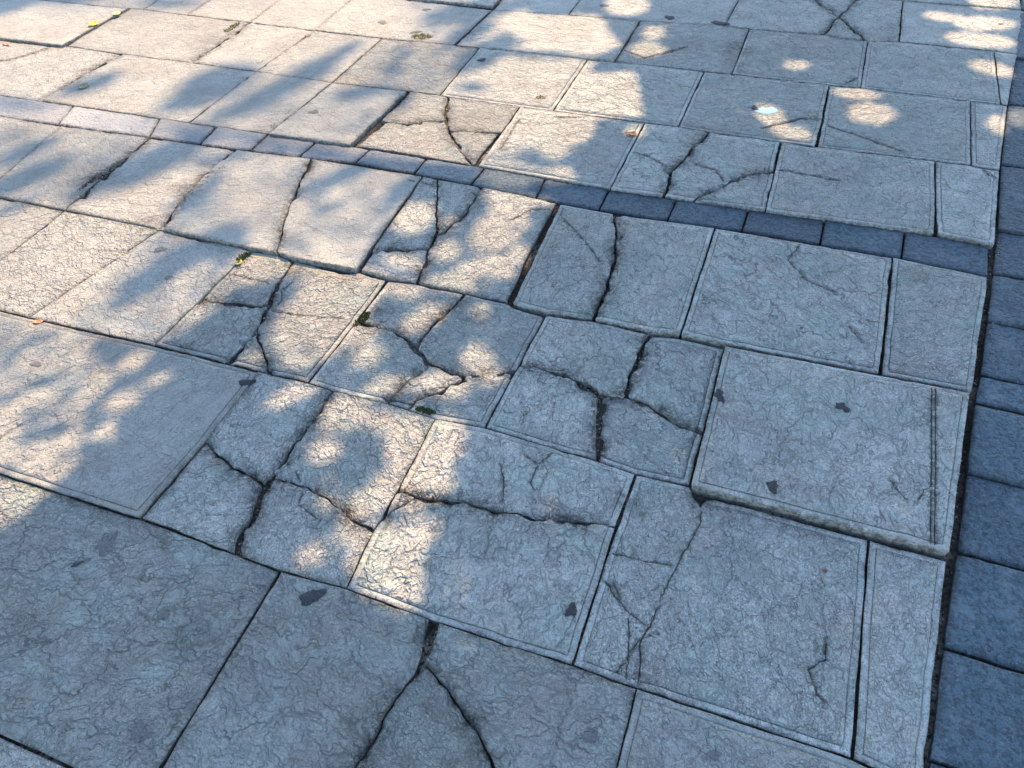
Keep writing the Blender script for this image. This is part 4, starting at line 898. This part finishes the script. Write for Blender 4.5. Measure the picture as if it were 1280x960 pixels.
# ------------------------------------------------------------------ the street tree whose crown dapples the pavement
# sunlit (+) and shaded (-) patches of the pavement, measured in the picture; leaves grow where their shadow falls in shade
def E_(s, x, y, rx, ry, a=0): return (s, 'e', (x, y, rx, ry, math.radians(a)))
def Q_(s, *p): return (s, 'p', p)
LIGHT = [
 Q_(1, (-400, -200), (600, -200), (640, 0), (660, 20), (745, 20), (770, 58), (740, 72), (735, 92), (790, 92), (800, 145), (742, 150), (735, 172), (700, 188), (700, 202), (735, 214), (720, 226), (655, 224), (600, 207), (560, 203), (520, 197), (420, 187), (335, 170), (250, 160), (0, 124), (-400, 60)),
 Q_(1, (-400, 60), (0, 122), (300, 185), (525, 222), (440, 335), (485, 350), (395, 465), (345, 440), (330, 400), (310, 400), (250, 400), (200, 425), (124, 421), (100, 445), (140, 480), (120, 497), (95, 520), (95, 550), (90, 582), (65, 608), (0, 655), (-400, 800)),
 Q_(-1, (-400, -200), (175, -200), (150, -4), (90, 8), (40, 10), (0, 24), (-400, 60)),
 E_(-1, 215, 4, 42, 7), E_(-1, 110, 107, 48, 11, -18), E_(-1, 268, 105, 62, 22, -18), E_(-1, 235, 128, 50, 12, -15), E_(-1, 385, 92, 48, 15, -25), E_(-1, 330, 122, 55, 13, -20), E_(-1, 290, 143, 40, 9, -10),
 E_(-1, 420, 70, 40, 10, -30), E_(-1, 455, 118, 50, 12, -10), E_(-1, 490, 86, 16, 13), E_(-1, 505, 64, 15, 9, -30), E_(-1, 500, 128, 22, 12, -40), E_(-1, 598, 72, 45, 17, -25), E_(-1, 585, 42, 36, 13, -20), E_(-1, 590, 14, 70, 14, -8),
 E_(-1, 588, 110, 22, 8), E_(-1, 665, 69, 90, 6, 3), E_(-1, 640, 50, 22, 10), E_(-1, 690, 10, 30, 12), E_(1, 695, 42, 58, 15, 3), E_(1, 782, 7, 26, 12), E_(1, 640, 28, 18, 7),
 E_(-1, 672, 203, 38, 8, 6), E_(-1, 745, 197, 42, 22, -25), E_(-1, 250, 166, 45, 10, 8), E_(-1, 400, 190, 60, 9, 8), E_(-1, 20, 130, 45, 9, 8), E_(-1, 590, 220, 40, 9, 8), E_(1, 628, 224, 30, 6, 10),
 E_(-1, 28, 192, 52, 11, -22), E_(-1, 28, 226, 75, 15, -25), E_(-1, 190, 205, 100, 20, -26), E_(-1, 275, 202, 45, 12, -10), E_(-1, 108, 236, 45, 13, -30), E_(-1, 235, 255, 34, 14, -25), E_(-1, 265, 232, 22, 12, -30), E_(-1, 20, 258, 45, 8, -20),
 E_(-1, 425, 226, 70, 12, -25), E_(-1, 405, 267, 26, 9, -15), E_(-1, 395, 245, 14, 16), E_(-1, 508, 240, 38, 14, -25), E_(-1, 480, 265, 12, 18, 30), E_(-1, 360, 312, 35, 9, 15),
 E_(-1, 215, 330, 82, 19, -30), E_(-1, 275, 305, 40, 20, -20), E_(-1, 160, 372, 45, 12, -30), E_(-1, 285, 325, 30, 14, -35),
 Q_(-1, (205, 430), (250, 395), (285, 352), (325, 345), (380, 335), (372, 368), (352, 385), (342, 410), (330, 432), (350, 462), (330, 470)),
 E_(1, 303, 333, 24, 9, -10), E_(1, 335, 338, 14, 7), E_(1, 270, 352, 14, 9, -30), E_(1, 408, 402, 42, 34, -35), E_(-1, 372, 440, 22, 12, -20), E_(1, 365, 448, 17, 7, -10), E_(-1, 395, 455, 20, 9, -30), E_(1, 315, 447, 10, 6),
 Q_(-1, (130, 424), (200, 425), (325, 470), (178, 645), (70, 612), (100, 575), (100, 525), (145, 485), (108, 447)),
 E_(-1, 45, 485, 52, 9, -25), E_(-1, 52, 548, 46, 13, -18), E_(-1, 5, 503, 18, 9), E_(-1, 80, 500, 20, 6, -25), E_(-1, 20, 440, 50, 7, -22), E_(-1, 112, 462, 26, 8, -25), E_(-1, 78, 575, 22, 7, -30), E_(-1, 30, 520, 16, 6, -30), E_(-1, 60, 425, 30, 5, -20), E_(-1, 10, 590, 20, 7, -25),
 E_(1, 150, 505, 22, 7, -28), E_(1, 165, 455, 18, 6, -25), E_(1, 125, 545, 12, 6, -30), E_(1, 195, 480, 10, 5, -30), E_(1, 230, 505, 8, 5, -30),
 Q_(1, (605, 237), (695, 250), (662, 280), (640, 302), (605, 312), (582, 302), (600, 278), (612, 262)),
 E_(-1, 602, 262, 11, 9), E_(-1, 672, 272, 18, 16), E_(-1, 640, 287, 16, 4, -20), E_(1, 514, 274, 25, 17, -20), E_(1, 556, 315, 14, 10, -30), E_(1, 600, 333, 30, 9, -20), E_(1, 626, 338, 13, 11), E_(1, 572, 346, 14, 9), E_(1, 645, 318, 12, 9, -30), E_(1, 500, 330, 26, 6, 8), E_(1, 560, 280, 7, 6),
 E_(1, 503, 361, 20, 8, 5), E_(1, 560, 354, 30, 5, 12), E_(1, 527, 396, 27, 11, -22), E_(1, 450, 418, 16, 14, -40), E_(1, 457, 445, 17, 8, -22), E_(1, 595, 449, 20, 14, 25), E_(1, 477, 483, 27, 9, -20), E_(1, 532, 474, 22, 9, -20), E_(1, 563, 482, 20, 11, -20), E_(1, 598, 388, 9, 7), E_(1, 615, 470, 14, 7),
 E_(1, 425, 516, 27, 19, -15), E_(1, 490, 531, 34, 13, 10), E_(1, 505, 556, 26, 21, -40), E_(1, 478, 612, 50, 16, -42), E_(1, 447, 634, 22, 14, -40), E_(1, 402, 566, 15, 12), E_(1, 395, 603, 11, 8), E_(1, 375, 485, 18, 7), E_(1, 350, 500, 14, 7, -30),
 E_(1, 549, 551, 23, 32, 20), E_(1, 530, 598, 32, 25, -25), E_(1, 508, 624, 16, 12), E_(1, 480, 700, 46, 40, -30), E_(1, 498, 738, 26, 16, 15), E_(1, 520, 665, 25, 12, -30), E_(-1, 442, 725, 22, 8, -30), E_(1, 612, 655, 15, 7, -20), E_(1, 647, 708, 9, 7), E_(1, 693, 632, 12, 7, 10), E_(1, 698, 663, 7, 8), E_(1, 580, 736, 7, 15, 25), E_(1, 625, 770, 8, 6),
 E_(1, 384, 697, 14, 10, -20), E_(1, 430, 672, 13, 7, -35), E_(1, 406, 632, 13, 5, 25), E_(1, 468, 761, 10, 5), E_(1, 570, 800, 8, 6), E_(1, 737, 936, 15, 11), E_(1, 258, 800, 13, 9),
 E_(1, 1178, 21, 24, 5, 6), E_(1, 1230, 30, 36, 8), E_(1, 1224, 51, 42, 8, 6), E_(1, 1240, 4, 28, 7), E_(1, 1237, 87, 26, 8, 12), E_(1, 962, 147, 20, 11, 35), E_(1, 988, 168, 24, 7, 8), E_(1, 1068, 118, 28, 5, 5), E_(1, 1088, 143, 27, 12, 5), E_(1, 1245, 157, 9, 11), E_(1, 1274, 147, 15, 11), E_(1, 807, 61, 20, 9), E_(1, 792, 165, 10, 7), E_(1, 815, 40, 12, 7), E_(1, 995, 82, 14, 5), E_(1, 1262, 925, 10, 10), E_(1, 1033, 905, 9, 8),
]
def lit_field(x, y):
    X, Y, D = to_px(x, y); v = np.zeros(x.shape, bool)
    for s, k, q in LIGHT:
        if k == 'e':
            cx, cy, rx, ry, a = q; dx, dy = X - cx, Y - cy
            m = ((dx * math.cos(a) + dy * math.sin(a)) / rx) ** 2 + ((-dx * math.sin(a) + dy * math.cos(a)) / ry) ** 2 < 1
        else:
            m = inside(np.stack([X.ravel(), Y.ravel()], 1), np.array(q, float)).reshape(X.shape)
        v = np.where(m, s > 0, v)
    return v & (D > .1)
FX0, FX1, FY0, FY1, FS = -6.0, 2.4, -0.8, 6.0, .01
fx, fy = np.meshgrid(np.arange(FX0, FX1, FS), np.arange(FY0, FY1, FS))
LIT = lit_field(fx, fy)
# beyond the picture the crown is as loose as inside it
X_, Y_, D_ = to_px(fx, fy); outp = (X_ < -60) | (X_ > 1340) | (Y_ < -60) | (Y_ > 1020)
LIT = np.where(outp, fbm(fx * 2.4, fy * 2.4, 77, 3) > np.where(fx < -.6, .50, .62), LIT)
SEMI_P = [((300, 190), (525, 222), (445, 332), (320, 300), (205, 283), (250, 235)), ((205, 286), (316, 309), (192, 431), (80, 408), (140, 350)), ((335, 167), (415, 103), (511, 114), (440, 180)),
 ((236, 153), (320, 89), (415, 103), (335, 167)), ((540, -60), (660, -60), (640, 20), (600, 60), (545, 55), (500, 20)), ((-20, 395), (130, 425), (140, 480), (95, 550), (40, 560), (-20, 500)), ((-200, -60), (230, -60), (200, 14), (60, 20), (-200, 40)),
 ((-100, 150), (80, 160), (190, 175), (110, 245), (70, 258), (-100, 230)), ((480, 50), (600, 60), (550, 118), (511, 114), (440, 100)), ((540, 180), (690, 190), (690, 222), (600, 207))]
X_, Y_, D_ = to_px(fx, fy); SEMI = np.zeros(LIT.shape, bool)
for q in SEMI_P: SEMI |= inside(np.stack([X_.ravel(), Y_.ravel()], 1), np.array(q, float)).reshape(LIT.shape)
SEMI &= LIT
def lit_at(p):
    i = np.clip(((p[..., 1] - FY0) / FS).astype(int), 0, LIT.shape[0] - 1); j = np.clip(((p[..., 0] - FX0) / FS).astype(int), 0, LIT.shape[1] - 1)
    return LIT[i, j]
rs = np.random.RandomState(5)
shx, shy = TO_SUN.x / TO_SUN.z, TO_SUN.y / TO_SUN.z
def leaf_batch(g, L0, L1, hlo, hhi):
    n = len(g)
    L = rs.uniform(L0, L1, n); wd = L * rs.uniform(.62, .85, n); hgt = hlo + (hhi - hlo) * rs.beta(1.6, 1.6, n)
    hgt *= 1 + (1.5 + .6 * np.clip((g[:, 1] - 2) / .6, 0, 1)) * np.clip((-g[:, 0] - .8) / 1.4, 0, 1) * np.clip((g[:, 1] - .9) / .9, 0.1, 1)          # the crown rises towards its far side
    yaw = rs.uniform(0, 6.283, n); ti = rs.normal(0, .45, n); ro = rs.normal(0, .45, n)
    ax = np.stack([np.cos(yaw) * np.cos(ti), np.sin(yaw) * np.cos(ti), np.sin(ti)], 1)
    sd_ = np.stack([-np.sin(yaw) * np.cos(ro), np.cos(yaw) * np.cos(ro), np.sin(ro)], 1)
    nz = np.cross(ax, sd_)
    c = np.stack([g[:, 0] + shx * hgt, g[:, 1] + shy * hgt, hgt], 1)
    shape = [(-.5, 0, 0), (-.28, .42, .05), (.08, .5, .07), (.5, 0, -.05), (.08, -.5, .07), (-.28, -.42, .05)]
    V = np.stack([c + ax * (L * a)[:, None] + sd_ * (wd * b)[:, None] + nz * (L * k)[:, None] for a, b, k in shape], 1)
    sh = V[..., :2] - np.array([shx, shy]) * V[..., 2:3]
    bad = lit_at(sh).any(1) | lit_at(g)
    for k in range(6): bad |= lit_at((sh[:, k] + sh[:, (k + 1) % 6]) / 2)
    V, sh = V[~bad], sh[~bad]
    for r in (.0, .3, .6, .85):
        for k in range(6):
            for m in (0, .5):
                q = sh.mean(1) * (1 - r) + (sh[:, k] * (1 - m) + sh[:, (k + 1) % 6] * m) * r
                i = np.clip(((q[:, 1] - FY0) / FS).astype(int), 0, LIT.shape[0] - 1); j = np.clip(((q[:, 0] - FX0) / FS).astype(int), 0, LIT.shape[1] - 1)
                COVER[i, j] = True
    return V
COVER = np.zeros(LIT.shape, bool)
def anywhere(n): return np.stack([rs.uniform(FX0 + .1, FX1 - .1, n), rs.uniform(FY0 + .1, FY1 - .1, n)], 1)
def uncovered(k):
    i, j = np.where(~COVER & ~LIT); q = rs.permutation(len(i))[:k]
    return np.stack([FX0 + (j[q] + rs.rand(len(q))) * FS, FY0 + (i[q] + rs.rand(len(q))) * FS], 1)
LV = [leaf_batch(anywhere(34000), .10, .17, 2.7, 5.0)]
for L0, L1, k in ((.06, .10, 9000), (.05, .09, 9000), (.03, .06, 14000), (.025, .045, 20000), (.02, .035, 20000)): LV.append(leaf_batch(uncovered(k), L0, L1, 2.6, 4.4))
i, j = np.where(SEMI); n = int(len(i) * FS * FS * 0.80 / .0016); q = rs.randint(0, len(i), n); LIT_KEEP = LIT; LIT = np.zeros_like(LIT)
hs = np.stack([FX0 + (j[q] + rs.rand(n)) * FS, FY0 + (i[q] + rs.rand(n)) * FS], 1)
LV.append(leaf_batch(hs, .04, .075, 4.6, 6.0)); LIT = LIT_KEEP                  # the loose high top of the crown
LV = np.concatenate(LV)
nl = len(LV)
me = bpy.data.meshes.new('crown')
me.vertices.add(nl * 6); me.vertices.foreach_set('co', LV.reshape(-1))
fa = (np.arange(nl)[:, None] * 6 + np.array([0, 3, 2, 1, 0, 5, 4, 3])[None]).ravel()
me.loops.add(nl * 8); me.loops.foreach_set('vertex_index', fa)
me.polygons.add(nl * 2); me.polygons.foreach_set('loop_start', np.arange(nl * 2) * 4); me.polygons.foreach_set('loop_total', np.full(nl * 2, 4))
me.update(calc_edges=True)
TRX, TRY = 2.1, 6.6
tree = bpy.data.objects.new('plane_tree', None); COL.objects.link(tree); tree.location = (TRX, TRY, -.07)
tree['label'] = 'broad leafy street tree whose crown shades the pavement'; tree['category'] = 'tree'
cr = new_obj('crown', me, M_CROWN, tree); cr.location = (-TRX, -TRY, .07); cr['kind'] = 'stuff'
def tube(name, path, radii, seg=10):
    bm = bmesh.new(); rings = []
    path = [Vector(p) for p in path]
    for i, p in enumerate(path):
        d = (path[min(i + 1, len(path) - 1)] - path[max(i - 1, 0)]).normalized(); u = d.orthogonal().normalized(); v = d.cross(u)
        rings.append([bm.verts.new(p + (u * math.cos(k * 6.2832 / seg) + v * math.sin(k * 6.2832 / seg)) * radii[i] * (1 + .08 * math.sin(k * 2.7 + i))) for k in range(seg)])
    for a, b in zip(rings, rings[1:]):
        for k in range(seg): bm.faces.new((a[k], a[(k + 1) % seg], b[(k + 1) % seg], b[k]))
    bm.faces.new(rings[0][::-1]); bm.faces.new(rings[-1]); bmesh.ops.recalc_face_normals(bm, faces=bm.faces)
    m = bpy.data.meshes.new(name); bm.to_mesh(m); bm.free(); m.polygons.foreach_set('use_smooth', np.ones(len(m.polygons), bool)); return m
new_obj('trunk', tube('trunk', [(0, 0, 0), (.02, -.02, .3), (.05, 0, 1.2), (0, .05, 2.2), (-.1, 0, 3.0)], [.30, .22, .19, .17, .15]), M_BARK, tree)
for pth, rr in (([(-.1, 0, 2.9), (-.8, -.3, 3.7), (-1.8, -.8, 4.1), (-3.0, -1.2, 4.3)], [.11, .08, .05, .02]), ([(-.1, 0, 2.9), (.1, -.8, 3.6), (-.2, -1.9, 3.9), (-.5, -3.0, 4.0)], [.10, .07, .04, .015]),
                ([(-.1, 0, 3.0), (.2, .5, 4.0), (.1, .7, 5.0)], [.12, .07, .03]), ([(-.1, 0, 3.0), (.6, -.4, 3.9), (1.0, -.9, 4.6)], [.09, .05, .02])):
    new_obj('limb', tube('limb', pth, rr, 8), M_BARK, tree)
# unseen tree added left to dim skylight, its shadow falling clear of the picture
t2 = bpy.data.objects.new('plane_tree', None); COL.objects.link(t2); t2.location = (-6.2, -0.9, -.07)
t2['label'] = 'unseen smaller tree added left of the pavement to dim the skylight'; t2['category'] = 'tree'
n = 5200; rs = np.random.RandomState(21)
d = rs.normal(0, 1, (n, 3)); d /= np.linalg.norm(d, axis=1)[:, None]; rad = rs.uniform(.35, 1, n) ** .5
c = d * rad[:, None] * np.array([3.3, 2.3, 1.9]) * (0.85 + .35 * vn(d[:, 0] * 2.5 + 9, d[:, 1] * 2.5 + d[:, 2] * 2, 8))[:, None] + np.array([1.0, -.3, 4.9])
c = c[c[:, 2] > 2.9]; n = len(c)
L = rs.uniform(.16, .26, n); yaw = rs.uniform(0, 6.28, n); ti, ro = rs.normal(0, .5, n), rs.normal(0, .5, n)
ax = np.stack([np.cos(yaw) * np.cos(ti), np.sin(yaw) * np.cos(ti), np.sin(ti)], 1); sv = np.stack([-np.sin(yaw) * np.cos(ro), np.cos(yaw) * np.cos(ro), np.sin(ro)], 1)
V = np.stack([c + ax * (L * a)[:, None] + sv * (L * b * .75)[:, None] for a, b in ((-.5, 0), (-.28, .42), (.08, .5), (.5, 0), (.08, -.5), (-.28, -.42))], 1)
me = bpy.data.meshes.new('crown'); f6 = np.arange(n)[:, None] * 6
me.from_pydata(V.reshape(-1, 3).tolist(), [], (f6 + np.array([0, 3, 2, 1])).tolist() + (f6 + np.array([0, 5, 4, 3])).tolist())
cr2 = new_obj('crown', me, M_CROWN, t2); cr2['kind'] = 'stuff'
new_obj('trunk', tube('trunk', [(0, 0, 0), (.03, 0, .3), (.06, .03, 1.4), (.1, 0, 2.6), (.3, -.1, 3.6)], [.24, .18, .15, .13, .10]), M_BARK, t2)
for pth, rr in (([(.2, 0, 3.0), (1.0, -.3, 3.9), (2.2, -.5, 4.5)], [.08, .05, .02]), ([(.25, 0, 3.2), (-.5, .4, 4.2), (-1.2, .6, 5.0)], [.07, .045, .02]), ([(.3, -.1, 3.5), (.5, -.7, 4.6), (.8, -1.1, 5.6)], [.07, .04, .02])):
    new_obj('limb', tube('limb', pth, rr, 8), M_BARK, t2)
